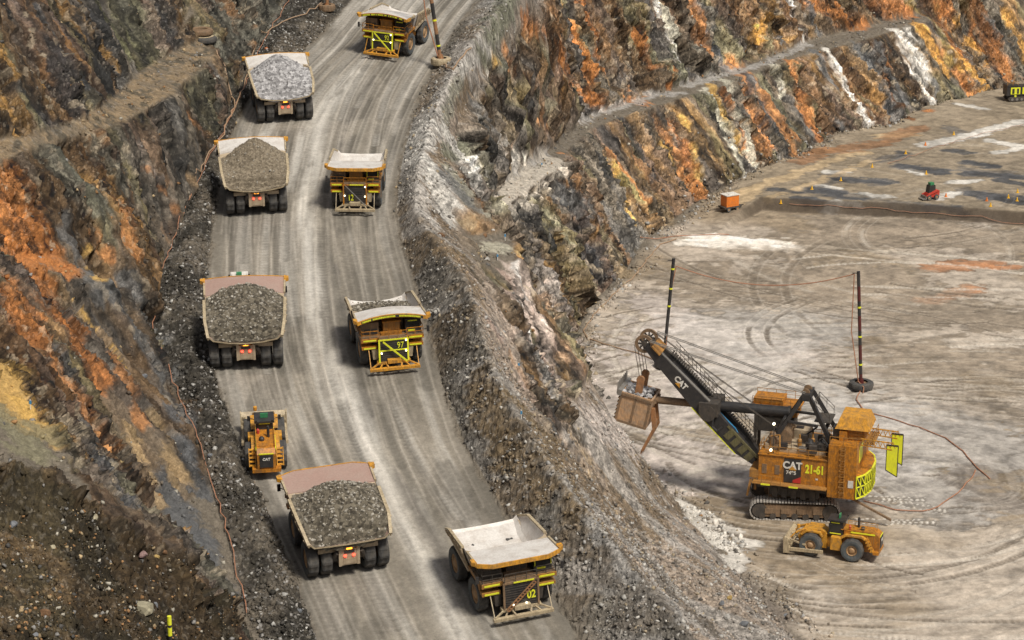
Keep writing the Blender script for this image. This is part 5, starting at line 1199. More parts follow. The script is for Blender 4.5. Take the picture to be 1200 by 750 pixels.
# gantry
ga = MB(); AP = Vector((-1.4, 0, 16.3))
for s in (-1, 1):
    ga.bar((3.2, s * 2.6, 9.0), (-1.0, s * 1.3, 16.2), .32, .5); ga.bar((-5.8, s * 2.6, 9.2), (-1.8, s * 1.3, 16.2), .38, .55); ga.bar((-3.2, s * 2.2, 12.6), (.8, s * 2.0, 12.8), .3, .3)
ga.box(-1.9, -.8, -1.7, 1.7, 15.7, 16.6); ga.bar((-4.1, -2.2, 12.1), (-4.1, 2.2, 12.1), .4); ga.build('gantry', BLK, sh)
ga = MB(); railing(ga, [(-4.6, -1.8, 13.2), (-2.6, -1.8, 15.0), (-2.6, 1.8, 15.0), (-4.6, 1.8, 13.2)], 1.0, .06); ga.box(-4.8, -2.6, -1.8, 1.8, 13.0, 13.12); ga.build('gantry_walkway', DRK, sh)
for s in (-1, 1): q = MB(); q.lathe([(.55, -.12), (.55, .12)], (-1.2, s * .8, 16.6), 'y', 18); q.build('sheave', BRN, sh)
q = MB(); q.lathe([(.16, 0), (.18, .2), (.12, .3)], (2.2, 4.4, 13.2), 'y', 12); q.build('flood_light', LAMP, sh); q = MB(); q.bar((2.2, 4.3, 9.0), (2.2, 4.3, 13.2), .12); q.build('lamp_post', DRK, sh)
q = MB(); q.lathe([(.15, 0), (.18, .2), (.12, .3)], (2.4, 4.9, 9.7), 'y', 12); q.build('flood_light', LAMP, sh)
# operator's cab on the far side, raised
ob = MB(); ob.box(.6, 6.4, -6.6, -3.4, 11.4, 12.6); ob.box(.2, 6.8, -6.8, -3.2, 12.6, 12.85); ob.box(2.6, 6.6, -6.5, -3.5, 12.85, 13.6)
oc = ob.build('operator_cab', YEL2, sh)
q = MB(); q.box(1.0, 6.0, -6.2, -3.6, 9.0, 11.4); q.bar((6.2, -6.2, 5.3), (6.2, -6.2, 11.4), .4); q.bar((6.2, -3.6, 5.3), (6.2, -3.6, 11.4), .4); q.build('cab_support', DRK, sh)
q = MB(); railing(q, [(.2, -3.3, 12.85), (6.7, -3.3, 12.85)], 1.1, .06); railing(q, [(.2, -6.7, 12.85), (6.7, -6.7, 12.85)], 1.1, .06); q.build('handrail', YDK, oc)
# transformer tower at the rear with a hipped yellow hood
tw = MB(); tw.box(-9.4, -6.2, -1.2, 2.6, 11.3, 13.2); tw.box(-7.2, -6.2, 1.6, 3.2, 11.3, 12.6); tower = tw.build('rear_tower', YEL2, sh)
hd = MB(); z0, z1 = 12.9, 14.5
hd.hexa([(-10.2,-1.8,z0),(-5.6,-1.8,z0),(-5.6,3.2,z0),(-10.2,3.2,z0),(-9.6,-1.2,z1),(-6.2,-1.2,z1),(-6.2,2.6,z1),(-9.6,2.6,z1)]); hd.build('hood', YEL, tower)
q = MB(); q.box(-6.2,-5.3, 1.4, 2.8, 11.4, 13.0); q.build('intake', BLK, tower)
q = MB()
for k in range(3): q.box(-9.2, -7.4, 2.6, 2.68, 11.5 + k * .5, 11.8 + k * .5)
q.build('louvre', YDK, tower)
# trailing-cable arms with hanging lime flags
for y0 in (3.2, -1.2):
    q = MB(); 
    for zz in (11.0, 11.9):
        q.bar((-9.0, y0, zz), (-13.2, y0, zz - .2), .14)
    for k in range(7): x = -9.0 - k * .65; q.bar((x, y0, 11.0), (x - .32, y0, 11.85), .09); q.bar((x - .32, y0, 11.85), (x - .65, y0, 11.0), .09)
    arm = q.build('rear_arm', YEL, sh)
    f_ = MB(); f_.hexa([(-13.9, y0 - .04, 7.2), (-12.5, y0 - .04, 8.0), (-12.5, y0 + .04, 8.0), (-13.9, y0 + .04, 7.2), (-13.9, y0 - .04, 11.3), (-12.5, y0 - .04, 11.3), (-12.5, y0 + .04, 11.3), (-13.9, y0 + .04, 11.3)]); 
    fl = f_.build('flag_panel', LIME, arm)
    f_ = MB(); f_.bar((-13.95, y0, 7.1), (-13.95, y0, 11.4), .1); f_.bar((-12.45, y0, 7.9), (-12.45, y0, 11.4), .1); f_.bar((-13.95, y0, 7.1), (-12.45, y0, 7.9), .1); f_.bar((-13.95, y0, 11.4), (-12.45, y0, 11.4), .16); f_.build('flag_frame', BLK, fl)
q = MB(); railing(q, [(-9.8, 3.2, 11.3), (-10.6, 3.2, 11.3), (-10.6, -1.6, 11.3)], 1.1, .07); q.box(-10.8, -9.6, -1.6, 3.3, 11.15, 11.3); q.build('rear_platform', YDK, sh)
# boom
BF = Vector((5.2, 0, 6.4)); BT = Vector((20.3, 0, 21.2)); bd = (BT - BF).normalized(); bu = Vector((-bd.z, 0, bd.x)); BL = (BT - BF).length
BMx = frame(bd, Vector((0, 1, 0)), bu, BF)
b = MB()
for s in (-1, 1): b.prism([(0, -.4), (2.5, -1.1), (11, -1.15), (18.5, -.7), (BL, -.35), (BL, .35), (18.5, .8), (11, 1.05), (2.5, .9), (0, .4)], 'y', s * 1.25 - .45, s * 1.25 + .45, M=BMx)
b.hexa([(3, -.8, -.95), (17, -.8, -.6), (17, .8, -.6), (3, .8, -.95), (3, -.8, .6), (17, -.8, .5), (17, .8, .5), (3, .8, .6)], M=BMx)
boom = b.build('boom', BLK, sh)
q = MB()
for s in (-1, 1): q.hexa([(10, s*1.25-.3, 1.10), (19, s*1.25-.3, .82), (19, s*1.25+.3, .82), (10, s*1.25+.3, 1.10), (10, s*1.25-.3, 1.2), (19, s*1.25-.3, .92), (19, s*1.25+.3, .92), (10, s*1.25+.3, 1.2)], M=BMx)
q.build('top_plate', GRY, boom)
q = MB(); q.prism([(2.5, -1.22), (11, -1.27), (11, -1.15), (2.5, -1.1)], 'y', 1.2, 1.72, M=BMx); q.build('reflective_edge', LIME, boom)
q = MB()
for k in range(4): q.box(.6 + k * 1.3, 1.5 + k * 1.3, 1.71, 1.78, -.6, .6, M=BMx)
q.box(.2, 6.0, 1.5, 1.76, .65, .95, M=BMx); q.build('lower_plate', OLV, boom)
text('CAT', 1.05, WHTP, boom, BMx @ Matrix.Translation((14.4, 1.73, .1)) @ frame((-1, 0, 0), (0, 0, 1), (0, 1, 0)), 'lettering', bold=.05)
q = MB(); q.prism([(14.0, -.5), (14.9, -.5), (14.45, .0)], 'y', 1.745, 1.80, M=BMx); q.build('emblem', YEL, boom)
q = MB()
def onb(x, y, z): return BMx @ Vector((x, y, z))
for s, o in ((-1, -1.9), (1, .2)):
    pts_ = [onb(t, o, 1.5) for t in (2, 6, 10, 14, 18)]
    for a_, c_ in zip(pts_, pts_[1:]):
        n_ = 5
        q.bar(a_ + Vector((0, 0, 1.1)), c_ + Vector((0, 0, 1.1)), .07); q.bar(a_ + Vector((0, 0, .55)), c_ + Vector((0, 0, .55)), .05)
        for k in range(n_): p = a_.lerp(c_, k / n_); q.bar(p, p + Vector((0, 0, 1.1)), .06)
for k in range(44): p = onb(2 + k * .37, -1.0, 1.25); q.bar(p + Vector((0, -.45, 0)), p + Vector((0, .45, 0)), .26, .07)
q.build('boom_walkway', DRK, boom)
for s in (-1, 1):
    q = MB(); c0 = (BT.x + .3, s * 1.35, BT.z + .2); q.lathe([(1.18, -.18), (1.25, -.1), (1.08, 0), (1.25, .1), (1.18, .18)], c0, 'y', 30)
    qq = MB(); n_ = 30
    for k in range(8):
        a = 2 * math.pi * k / 8; qq.bar((c0[0], c0[1], c0[2]), (c0[0] + math.cos(a) * 1.1, c0[1], c0[2] + math.sin(a) * 1.1), .16, .2)
    # open wheel: rim ring and spokes
    rim_ = MB(); 
    for k in range(30):
        a, a2 = 2 * math.pi * k / 30, 2 * math.pi * (k + 1) / 30; 
        rim_.hexa([(c0[0] + math.cos(t) * rr_, c0[1] + yy, c0[2] + math.sin(t) * rr_) for yy in (-.18, .18) for (t, rr_) in ((a, .86), (a, 1.25), (a2, 1.25), (a2, .86))])
    o = rim_.build('head_sheave', BRN, boom); qq.lathe([(.35, -.25), (.35, .25)], c0, 'y', 14); qq.build('spokes', DRK, o)
q = MB(); q.hexa([tuple(onb(x, y, z)) for x, y, z in ((19, -2, .6), (20.6, -2, .6), (20.6, 2, .6), (19, 2, .6), (19, -2, .75), (20.6, -2, .75), (20.6, 2, .75), (19, 2, .75))]); q.build('tip_platform', YDK, boom)
# dipper handle and saddle
hz = 13.3
q = MB(); q.tube((19.0, 0, hz - .1), (10.5, 0, hz - .05), .52, 18); q.build('dipper_handle', BRN, sh)
q = MB(); q.tube((13.2, 0, hz - .08), (1.0, 0, hz + .1), .70, 20); q.tube((1.2, 0, hz + .1), (.9, 0, hz + .1), .78, 20); q.build('handle_sleeve', BLK, sh)
q = MB(); q.box(10.2, 12.8, -2.2, 2.2, hz - .9, hz + .9); 
for s in (-1, 1): q.lathe([(1.1, -.2), (1.1, .2)], (11.6, s * 2.1, hz - .5), 'y', 20)
q.build('saddle_block', DRK, sh)
q = MB(); q.path([(10.8, 2.2, hz - 1.2), (10.9, 2.3, hz - 2.2), (10.2, 2.3, hz - 2.8), (9.6, 2.2, hz - 2.2)], .12, 8); q.build('hose_loop', BLK, sh)
# dipper
DM = Matrix.Translation((21.6, 0, 12.5)) @ Matrix.Rotation(R(-12), 4, 'Y') @ Matrix.Scale(1.1, 4)
q = MB(); # shell: open at the front top (towards +x, +z)
def shell(x0, x1, y0, y1, z0, z1, t):
    q.box(x0, x1, y0, y1, z0, z0 + t, M=DM); q.box(x0, x0 + t, y0, y1, z0 + t, z1, M=DM); q.box(x1 - t, x1, y0, y1, z0 + t, z1, M=DM); q.box(x0 + t, x1 - t, y0, y0 + t, z0 + t, z1, M=DM); q.box(x0 + t, x1 - t, y1 - t, y1, z0 + t, z1, M=DM)
shell(-2.0, 2.0, -2.2, 2.2, -2.2, 1.7, .22)
dip = q.build('dipper', paint('worn_dipper_steel', (0.50, 0.30, 0.16), .5, dirt=(.30, .24, .19), amt=.8), sh)
q = MB()
for k in range(3): q.box(-1.95 + k * 1.85, -1.7 + k * 1.85, 2.2, 2.30, -2.1, 1.6, M=DM)
for zz in (-2.2, 1.3): q.box(-2.0, 2.05, 2.2, 2.36, zz, zz + .3, M=DM)
for k in range(7): q.box(2.0, 2.2, -2.1, 2.3, -2.0 + k * .55, -1.85 + k * .55, M=DM)
q.build('wear_bars', BRN, dip)
q = MB(); q.box(1.9, 2.4, -2.35, 2.4, 1.2, 1.9, M=DM); q.build('lip', GRY, dip)
for k in range(7):
    y = -2.0 + k * .68; q = MB(); q.hexa([(2.3, y - .2, 1.25), (2.5, y - .2, 1.3), (2.5, y + .2, 1.3), (2.3, y + .2, 1.25), (2.55, y - .08, 2.75), (2.7, y - .08, 2.75), (2.7, y + .08, 2.75), (2.55, y + .08, 2.75)], M=DM); q.build('tooth', GRY, dip)
q = MB(); rnd = random.Random(5)
for _ in range(60): add_rock(q, tuple(DM @ Vector((rnd.uniform(-1.4, 1.8), rnd.uniform(-1.8, 1.8), 1.45 + rnd.random() * .3))), rnd.uniform(.35, .7), rnd)
lo = q.build('ore_load', LD_GREY); lo.matrix_world = SM.copy(); tag(lo, 'pale broken rock held in the dipper of the shovel', 'ore load')
# pitch braces, bail and ropes
for s in (-1, 1):
    q = MB(); q.bar((19.0, s * .9, hz), (20.3, s * 1.6, 12.6), .35, .5); q.bar((18.8, s * .8, hz + .3), (20.3, s * 1.7, 13.9), .25, .3); q.build('dipper_brace', BRN, sh)
    q = MB(); q.hexa([(20.9, s*1.3-.2, 13.4), (21.9, s*1.3-.2, 13.4), (21.9, s*1.3+.2, 13.4), (20.9, s*1.3+.2, 13.4), (20.5, s*1.3-.2, 16.3), (21.4, s*1.3-.2, 16.5), (21.4, s*1.3+.2, 16.5), (20.5, s*1.3+.2, 16.3)]); q.lathe([(.55, -.22), (.55, .22)], (21.0, s * 1.3, 16.3), 'y', 16); q.build('bail', RUSTM, sh)
q = MB(); q.bar((19.3, 1.2, 12.4), (19.0, 1.2, 9.6), .6, .45); q.bar((19.0, 1.2, 9.6), (20.6, 1.2, 6.2), .5, .4); q.bar((19.3, -.6, 12.4), (19.0, -.6, 9.6), .5, .45); q.bar((19.0, -.6, 9.6), (20.4, -.6, 6.8), .4, .4); q.bar((20.6, 1.2, 6.3), (21.1, 1.2, 5.2), .25, .2)
q.bar((19.1, -.6, 10.2), (19.1, 1.2, 10.2), .4); q.build('hanging_door_arm', RUSTM, sh)
for s in (-1, 1):
    for dx in (-.15, .15):
        q = MB(); q.tube((BT.x + 1.45 + dx, s * 1.35 + dx, BT.z), (21.0 + dx, s * 1.3 + dx, 16.8), .05, 6); q.build('hoist_rope', DRK, sh)
        q = MB(); q.tube((BT.x + .1, s * (1.35 + dx), BT.z + 1.4), (2.0, s * (1.0 + dx), 11.1), .045, 6); q.build('hoist_rope', DRK, sh)
    for dx in (0, .5):
        q = MB(); q.tube((BT.x - .6, s * (1.8 + dx), BT.z + .9), (-1.2, s * (1.0 + dx), 16.7), .06, 6); q.build('suspension_rope', GRY, sh)
q = MB(); q.path([(6.5, 1.0, 8.0), (8.0, .9, 10.6), (12.5, .6, 14.6), (17.5, .9, 19.5)], .08, 6); q.build('blue_hose', BLUE, sh)
# front platform and access stair at the boom foot
q = MB(); q.box(4.0, 5.2, -3.6, 4.8, 5.5, 6.6); q.bar((4.6, 3.6, 6.4), (4.6, 3.6, 3.4), .3); q.bar((5.0, 4.6, 5.2), (5.4, 4.9, 2.9), .3, .15); q.build('boom_foot', YDK, sh)
q = MB(); q.bar((-7.5, 3.5, 3.9), (-13.5, 3.2, 1.0), .35, .25); q.build('cable_guide', BRN, sh)

# ------------------------------------------------------------------ cable poles standing in old tyres
def big_tyre(b, R_=1.9, w_=1.3, c=(0, 0, 0), M=None, n=40):
    h = w_; b.lathe([(R_ * .52, .05), (R_ * .8, 0), (R_ * .97, .15), (R_, h * .35), (R_, h * .65), (R_ * .97, h - .15), (R_ * .8, h), (R_ * .52, h - .05)], c, 'z', n, lug=.03, caps=False, M=M)
def cable_pole(base, top, label, h=None, tr=1.9, mat=DRED, bands=(.25, .5, .75), grp='cable poles standing in tyres', r=.26, tmat=None):
    base = Vector(base); top = Vector(top); ax = top - base
    root = empty('cable_pole', Matrix.Translation(base), label, 'cable pole', grp)
    t = MB(); big_tyre(t, tr, 1.15); ty = t.build('tyre_base', tmat or RUB, root)
    t = MB(); t.lathe([(tr * .98, .7), (tr * .5, .8), (.05, .85)], (0, 0, 0), 'z', 24); t.build('concrete_fill', BRN, ty)
    p = MB(); n = max(3, int(ax.length / 2.2))
    for k in range(n): p.tube(ax * (k / n), ax * ((k + 1) / n), r, 12, m=k % 2)
    p.tube(Vector((0, 0, .6)), ax * .08, r * 1.7, 12, r * 1.5, m=0)
    pole = p.build('pole', [mat, BLK], root)
    for f in bands: q = MB(); q.tube(ax * f, ax * (f + .25 / ax.length), r * 1.12, 12); q.build('reflective_band', LIME, pole)
    q = MB(); q.bar(ax * .985 + Vector((-.9, 0, 0)), ax * .985 + Vector((.1, 0, 0)), .12); q.build('hook', DRK, pole)
    return root
def at_top(base, u, v):
    """the point straight behind pixel (u, v) at the base's depth"""
    d = ray(u, v); t = base[1] / d[1]; return (d[0] * t, base[1], HC + d[2] * t)
pA = hit(1009, 455); tA = at_top(pA, 1006, 318); cable_pole(pA, tA, 'dark red cable pole with yellow bands on the open pit floor, right of the shovel', bands=(.20, .44, .69))
pB = hit(777, 430); tB = at_top(pB, 789.5, 303); cable_pole(pB, tB, 'leaning dark cable pole with yellow bands behind the tip of the shovel boom', mat=BLK, bands=(.56, .72, .90), tr=1.4)
pC = hit(517, 76); tC = at_top(pC, 495, -70); cable_pole(pC, tC, 'leaning red cable pole beside the haul truck at the top', mat=RUSTM, bands=(.15, .355, .60), tr=1.6, r=.3, tmat=TAN)
pD = hit(383, 13); tD = at_top(pD, 386, -90); cable_pole(pD, tD, 'rusty pole in a tyre at the upper edge, left of the road', mat=RUSTM, bands=(.4,), tr=1.4, tmat=BRN)

def drape(pix, lift=.12, n=10, wob=.25, seed=0, on_road=None):
    """a line lying on the ground through the given photo points"""
    rnd = random.Random(seed); P_ = [hit(*p) for p in pix]; out = []
    for a, b in zip(P_, P_[1:]):
        L = np.linalg.norm((b - a)[:2]); m = max(2, int(L / 1.5))
        for k in range(m):
            q = a + (b - a) * k / m; x = q[0] + rnd.uniform(-wob, wob); y = q[1] + rnd.uniform(-wob, wob); out.append((x, y, max(ground(x, y), ground(x + .3, y), ground(x - .3, y)) + lift))
    out.append(tuple(P_[-1] + np.array((0, 0, lift)))); return out
def cable(name, pts_, r, mat, label, cat='cable', grp=None):
    b = MB(); b.path(pts_, r, 6); o = b.build(name, mat); return tag(o, label, cat, grp)
fence_pts = drape([(340, 2), (318, 35), (304, 62), (290, 95), (278, 125), (262, 158), (243, 190), (222, 240), (205, 280), (192, 320), (182, 360), (181, 392), (196, 430), (212, 475), (228, 508), (246, 560), (260, 605), (272, 650), (282, 690), (289, 722)], .35, wob=.2, seed=1)
cable('barrier_rope', fence_pts, .055, ORG, 'orange rope running down the foot of the left wall beside the haul road', 'rope')
cable('power_cable', drape([(252, 62), (262, 80), (268, 105), (275, 118), (272, 140), (263, 152)], .2, seed=2), .09, CBL, 'pale cable coming down from the ledge with the old tyre')
cable('power_cable', drape([(378, 6), (360, 18), (330, 28), (306, 42), (298, 62), (286, 100), (272, 135), (262, 160), (245, 182), (230, 215), (222, 235)], .3, seed=3), .09, CBL, 'tan cable from the rusty pole along the upper left rope')
cable('power_cable', drape([(1010, 456), (1003, 470), (1012, 482), (1040, 490), (1078, 502), (1108, 514), (1128, 530), (1143, 548), (1160, 562)], .12, seed=4, wob=.12), .085, ORG, 'orange cable curving over the pit floor from the tyre pole')
cable('power_cable', drape([(1143, 552), (1138, 562), (1122, 578), (1100, 595), (1080, 600), (1050, 599), (1030, 593), (1012, 588)], .14, seed=5, wob=.12), .085, ORG, 'orange cable looping back to the rear of the shovel')
cable('power_cable', drape([(792, 281), (775, 287), (758, 305), (745, 323), (715, 350), (696, 370), (684, 388), (690, 398), (712, 406), (745, 414), (772, 424)], .15, seed=6, wob=.2), .10, CBL, 'pale orange cable along the foot of the right wall')
cable('power_cable', drape([(855, 276), (800, 277), (750, 279)], .15, seed=8, wob=.2), .08, ORG, 'short orange cable below the orange generator')
cable('barrier_rope', drape([(925, 241), (960, 243), (1000, 245), (1040, 247), (1070, 251), (1105, 253), (1150, 255), (1175, 263), (1199, 264)], .3, seed=9, wob=.1), .05, ORG, 'orange tape along the bank across the pit floor', 'rope')
cable('barrier_rope', drape([(1040, 193), (1090, 176), (1150, 158), (1199, 147)], .25, seed=10, wob=.3), .04, ORG, 'thin orange tape through the pale puddles on the upper floor', 'rope')
def sag(a, b, s, n=24): return [tuple(Vector(a).lerp(Vector(b), k / n) - Vector((0, 0, s * 4 * (k / n) * (1 - k / n)))) for k in range(n + 1)]
hA = (tA[0] - .6, tA[1], tA[2] - .4); hB = (tB[0] + .4, tB[1], tB[2] - 1.2)
cable('overhead_cable', sag(hB, hA, 2.4), .09, ORG, 'orange cable sagging between the two poles over the pit floor')
cable('hanging_cable', [hA, (hA[0] - .05, hA[1], (hA[2] + pA[2]) / 2), (pA[0] - .5, pA[1] - .3, pA[2] + 1.2), (pA[0] + .1, pA[1] - 2.1, pA[2] + .9), (pA[0], pA[1] - 2.4, pA[2] + .1)], .08, ORG, 'orange cable hanging down the pole right of the shovel')
cable('hanging_cable', [hB, (tB[0] - .6, tB[1], (tB[2] * .6 + pB[2] * .4)), (pB[0] + .3, pB[1] - .3, pB[2] + 1.2)], .08, ORG, 'orange cable hanging down the leaning pole behind the boom tip')
cable('hanging_cable', [(tC[0] - .9, tC[1], tC[2]), (pC[0] * .6 + tC[0] * .4 - 1.2, pC[1], pC[2] * .6 + tC[2] * .4), (pC[0] - .4, pC[1] - .2, pC[2] + 1.0)], .10, ORG, 'pinkish cable hanging down the leaning red pole at the top')
cable('power_cable', drape([(520, 78), (530, 84), (545, 70), (552, 58)], .2, seed=12), .12, CBL, 'tan cable leaving the foot of the leaning red pole')

# old tyres on the left ledge
def lying_tyre(u, v, r, label, mat, inner):
    p = hit(u, v); root = empty('old_tyre', Matrix.Translation(p), label, 'tyre', 'old tyres on the left ledge')
    b = MB(); big_tyre(b, r, .95); b.build('tread', mat, root)
    b = MB(); b.lathe([(r * .78, .97), (r * .66, 1.04), (r * .52, .92), (r * .50, .5)], (0, 0, 0), 'z', 32, caps=False); b.build('rim_ring', inner, root)
lying_tyre(238, 50, 2.1, 'old black tyre with a pale ring lying on the left ledge', RUB, TAN); lying_tyre(236, 41, 1.8, 'brown dusty tyre lying just behind the black one on the ledge', BRN, BRN)

# ------------------------------------------------------------------ small plant on the far floor
def make_generator(M):
    root = empty('generator_trailer', M, 'orange generator box with a pale roof at the foot of the right wall', 'generator')
    b = MB(); b.box(-1.4, 1.4, -1.0, 1.0, .9, 3.0); body = b.build('housing', OBOX, root)
    b = MB(); b.box(-1.5, 1.5, -1.1, 1.1, 3.0, 3.15); b.box(-.5, .5, -.5, .5, 3.15, 3.25); b.build('roof', WHTP, body)
    b = MB(); b.box(-1.1, -.2, -1.04, -1.0, 1.3, 2.6); b.box(.2, 1.1, -1.04, -1.0, 1.3, 2.6); b.build('door', OBOX, body)
    b = MB(); b.box(-1.9, 2.0, -1.1, 1.1, .6, .9); b.bar((2.0, 0, .75), (3.2, 0, .6), .2); b.build('chassis', DRK, root)
    for x in (-1.0, 1.0):
        for y in (-1.15, 1.15): w_ = make_wheel('wheel', .45, .3, root, (x, y, .45), n=18); w_.rotation_euler = (0, 0, math.pi / 2)
make_generator(floor_m(855, 246, 60))
def make_skid(M):
    root = empty('skid_loader', M, 'small red skid loader with a black cab on the upper pit floor', 'skid loader')
    b = MB(); b.prism([(-1.6, .5), (-1.7, 1.7), (-.6, 1.9), (.9, 1.3), (1.2, .5)], 'y', -.75, .75); b.build('body', REDP, root)
    c = MB(); c.hexa([(-.8,-.65,1.2),(.8,-.65,1.2),(.8,.65,1.2),(-.8,.65,1.2),(-.7,-.6,2.9),(.6,-.6,2.9),(.6,.6,2.9),(-.7,.6,2.9)]); cab = c.build('cab', BLK, root)
    c = MB(); c.box(-.5, .4, -.45, .45, 2.92, 3.4); c.build('roof_sign', GRN_, cab)
    for x in (-.9, .9):
        for s in (-1, 1): w_ = make_wheel('wheel', .52, .4, root, (x, s * .95, .52), n=20); w_.rotation_euler = (0, 0, math.pi / 2 * s)
    for s in (-1, 1): a = MB(); a.bar((-1.4, s * .85, 1.8), (1.5, s * .85, .9), .16, .22); a.build('lift_arm', REDP, root)
    a = MB(); a.prism([(1.4, .2), (1.5, .9), (1.7, .9), (1.7, .35), (2.3, .3), (2.3, .2)], 'y', -.9, .9); a.build('bucket', GRY, root)
make_skid(floor_m(1090, 233, -115, .95))
def make_rig(M):
    root = empty('drill_rig', M, 'yellow and black blast-hole drill rig cut off by the right edge', 'drill rig')
    b = MB(); b.box(-4.0, 4.5, -1.5, 1.5, 1.5, 3.9); b.box(-4.0, -1.0, -1.6, 1.6, 3.9, 4.3); body = b.build('housing', BLK, root)
    b = MB(); b.box(-3.0, -.4, -1.62, -1.52, 1.9, 3.7); b.box(.2, 3.6, -1.62, -1.52, 1.9, 3.7); b.build('side_panel', LIME, body)
    b = MB(); b.box(-2.6, -2.0, -1.7, -1.62, 2.1, 3.4); b.box(-1.3, -.8, -1.7, -1.62, 2.1, 3.4); b.build('vent', BLK, body)
    for s in (-1, 1):
        t = MB(); t.prism([(-3.2, .1), (-3.7, .6), (-3.2, 1.2), (3.2, 1.2), (3.7, .6), (3.2, .1)], 'y', s * 1.6 - .35, s * 1.6 + .35); o = t.build('crawler_track', DRK, root)
        t = MB()
        for k in range(5): t.lathe([(.35, -.4), (.35, .4)], (-2.6 + k * 1.3, s * 1.6, .6), 'y', 12)
        t.build('roller', GRY, o)
    b = MB(); b.box(4.5, 6.5, -1.4, 1.4, 1.8, 4.6); cb = b.build('cab', YEL, root); b = MB(); b.box(5.0, 6.3, -1.46, -1.4, 3.0, 4.3); b.build('window', GLS, cb)
    b = MB()
    for x in (3.2, 4.0):
        for y in (-.5, .5): b.bar((x, y, 3.9), (x, y, 15), .14)
    for k in range(14): b.bar((3.2, -.5, 4 + k * .8), (4.0, -.5, 4.8 + k * .8), .08); b.bar((3.2, .5, 4 + k * .8), (4.0, .5, 4.8 + k * .8), .08)
    b.build('mast', DRK, root)
    h = MB(); railing(h, [(-4.0, -1.5, 4.3), (-1.0, -1.5, 4.3)], .9, .06); h.build('handrail', YEL, root)
    for z_ in (-1,): h = MB(); h.lathe([(.3, 0), (.3, .3)], (-1.7, -1.75, 1.4), 'y', 10); h.build('hose_reel', LIME, root)
make_rig(floor_m(1194, 117, 80, .85))

# marker cones and stakes
def cone(u, v, mat, label, grp, k):
    p = hit(u, v); b = MB(); b.lathe([(.26, 0), (.24, .1), (.10, .75), (.05, .85)], (0, 0, .06), 'z', 12); b.box(-.33, .33, -.33, .33, 0, .06)
    o = b.build('marker_cone', mat); o.location = p; o.scale = (.85,) * 3; tag(o, label, 'cone', grp)
CY = paint('cone_yellow', (0.75, 0.42, 0.02), .5, amt=.1)
for k, (a, b) in enumerate([(300,533),(415,480),(522,448),(638,398),(762,348),(838,424),(940,278),(1076,543),(1142,512),(1174,523),(1176,492)]):
    where = ['nearest the orange generator', 'in the grey patch right of the generator', 'above the long dark patch', 'below the pale wall streak', 'near the taped pale patch', 'left of the skid loader', 'farthest up, beside the pale puddle', 'lowest of the right-hand group', 'left of the right-hand group', 'right of the group, lower of a pair', 'right of the group, upper of a pair'][k]
    cone(820 + a / 3.158, 70 + b / 3.158, CY, 'small yellow marker cone ' + where, 'marker cones on the upper pit floor', k)
for k, (a, b) in enumerate([(1062, 523), (911, 507), (835, 317)]):
    cone(820 + a / 3.158, 70 + b / 3.158, OBOX, ['small orange cone beside the group of yellow cones', 'small orange cone beside the skid loader', 'small orange cone where the thin tape starts'][k], 'marker cones on the upper pit floor', k)
def stake(u, v, label):
    p = hit(u, v); root = empty('survey_stake', Matrix.Translation(p), label, 'survey stake', 'blue survey stakes')
    b = MB(); b.bar((0, 0, 0), (0, 0, 1.0), .08); b.build('stake', WHTP, root); b = MB(); b.box(-.10, .10, -.05, .05, .55, .9); b.build('flag', BLUE, root)
for u, v, l in [(653, 167, 'blue stake on the ledge path of the right wall'), (635, 197, 'blue stake on the pale patch below the ledge'), (592, 282, 'blue stake at the upper edge of the small platform'), (583, 306, 'blue stake at the lower edge of the small platform'), (608, 434, 'blue stake on the pinkish slope below the platform'), (611, 491, 'lowest blue stake, where the two gravel ridges meet'), (36, 480, 'blue stake on the yellowish foot of the left wall')]: stake(u, v, l)
# marker post in the foreground
p = hit(200, 760, 100); root = empty('marker_post', Matrix.Translation(p), 'black marker post with yellow bands at the bottom edge, left foreground', 'marker post')
d_ = ray(200, 722); t_ = p[1] / d_[1]; top_z = HC + d_[2] * t_ - p[2]
b = MB(); b.tube((0, 0, 0), (0, 0, top_z - .05), .17, 12); pl_ = b.build('post', BLK, root)
for a, c_ in ((0, .8), (1.05, 1.8)): b = MB(); b.tube((0, 0, top_z - c_), (0, 0, top_z - a), .19, 12); b.build('reflective_band', LIME, pl_)

# ------------------------------------------------------------------ boulders
BMAT = {}
def bmat(c, key):
    if key not in BMAT: BMAT[key] = rock_mat('boulder_' + key, tuple(x * .55 for x in c), c, 1.5)
    return BMAT[key]
def boulder(u, v, wpx, hr, key, c, label, seed):
    p = hit(u, v); dep = p[1] * cp + (HC - p[2]) * sp; s = wpx / 2 * dep / F
    rnd = random.Random(seed); bm = bmesh.new(); bmesh.ops.create_icosphere(bm, subdivisions=2, radius=1)
    planes = [Vector((rnd.gauss(0, 1), rnd.gauss(0, 1), rnd.gauss(0, 1))).normalized() for _ in range(9)]
    for vv in bm.verts:
        for n_ in planes:
            dd = vv.co.dot(n_) - .68
            if dd > 0: vv.co -= n_ * dd
        vv.co += Vector((rnd.gauss(0, .03), rnd.gauss(0, .03), rnd.gauss(0, .03))); vv.co = Vector((vv.co.x * s * 1.15, vv.co.y * s * .9, vv.co.z * s * hr * 1.2))
    me = bpy.data.meshes.new('boulder'); bm.to_mesh(me); bm.free(); me.materials.append(bmat(c, key)); o = bpy.data.objects.new('boulder', me); COL.objects.link(o); o.location = (p[0], p[1], p[2] + s * hr * .35); o.rotation_euler = (0, 0, rnd.random())
    tag(o, label, 'boulder', 'boulders')
boulder(166, 716, 27, .72, 'tan', (0.42, 0.38, 0.27), 'large square tan boulder on the foreground bench, near the marker post', 1)
boulder(181, 711, 9, .8, 'slate', (0.20, 0.21, 0.23), 'small grey boulder touching the large tan one', 2)
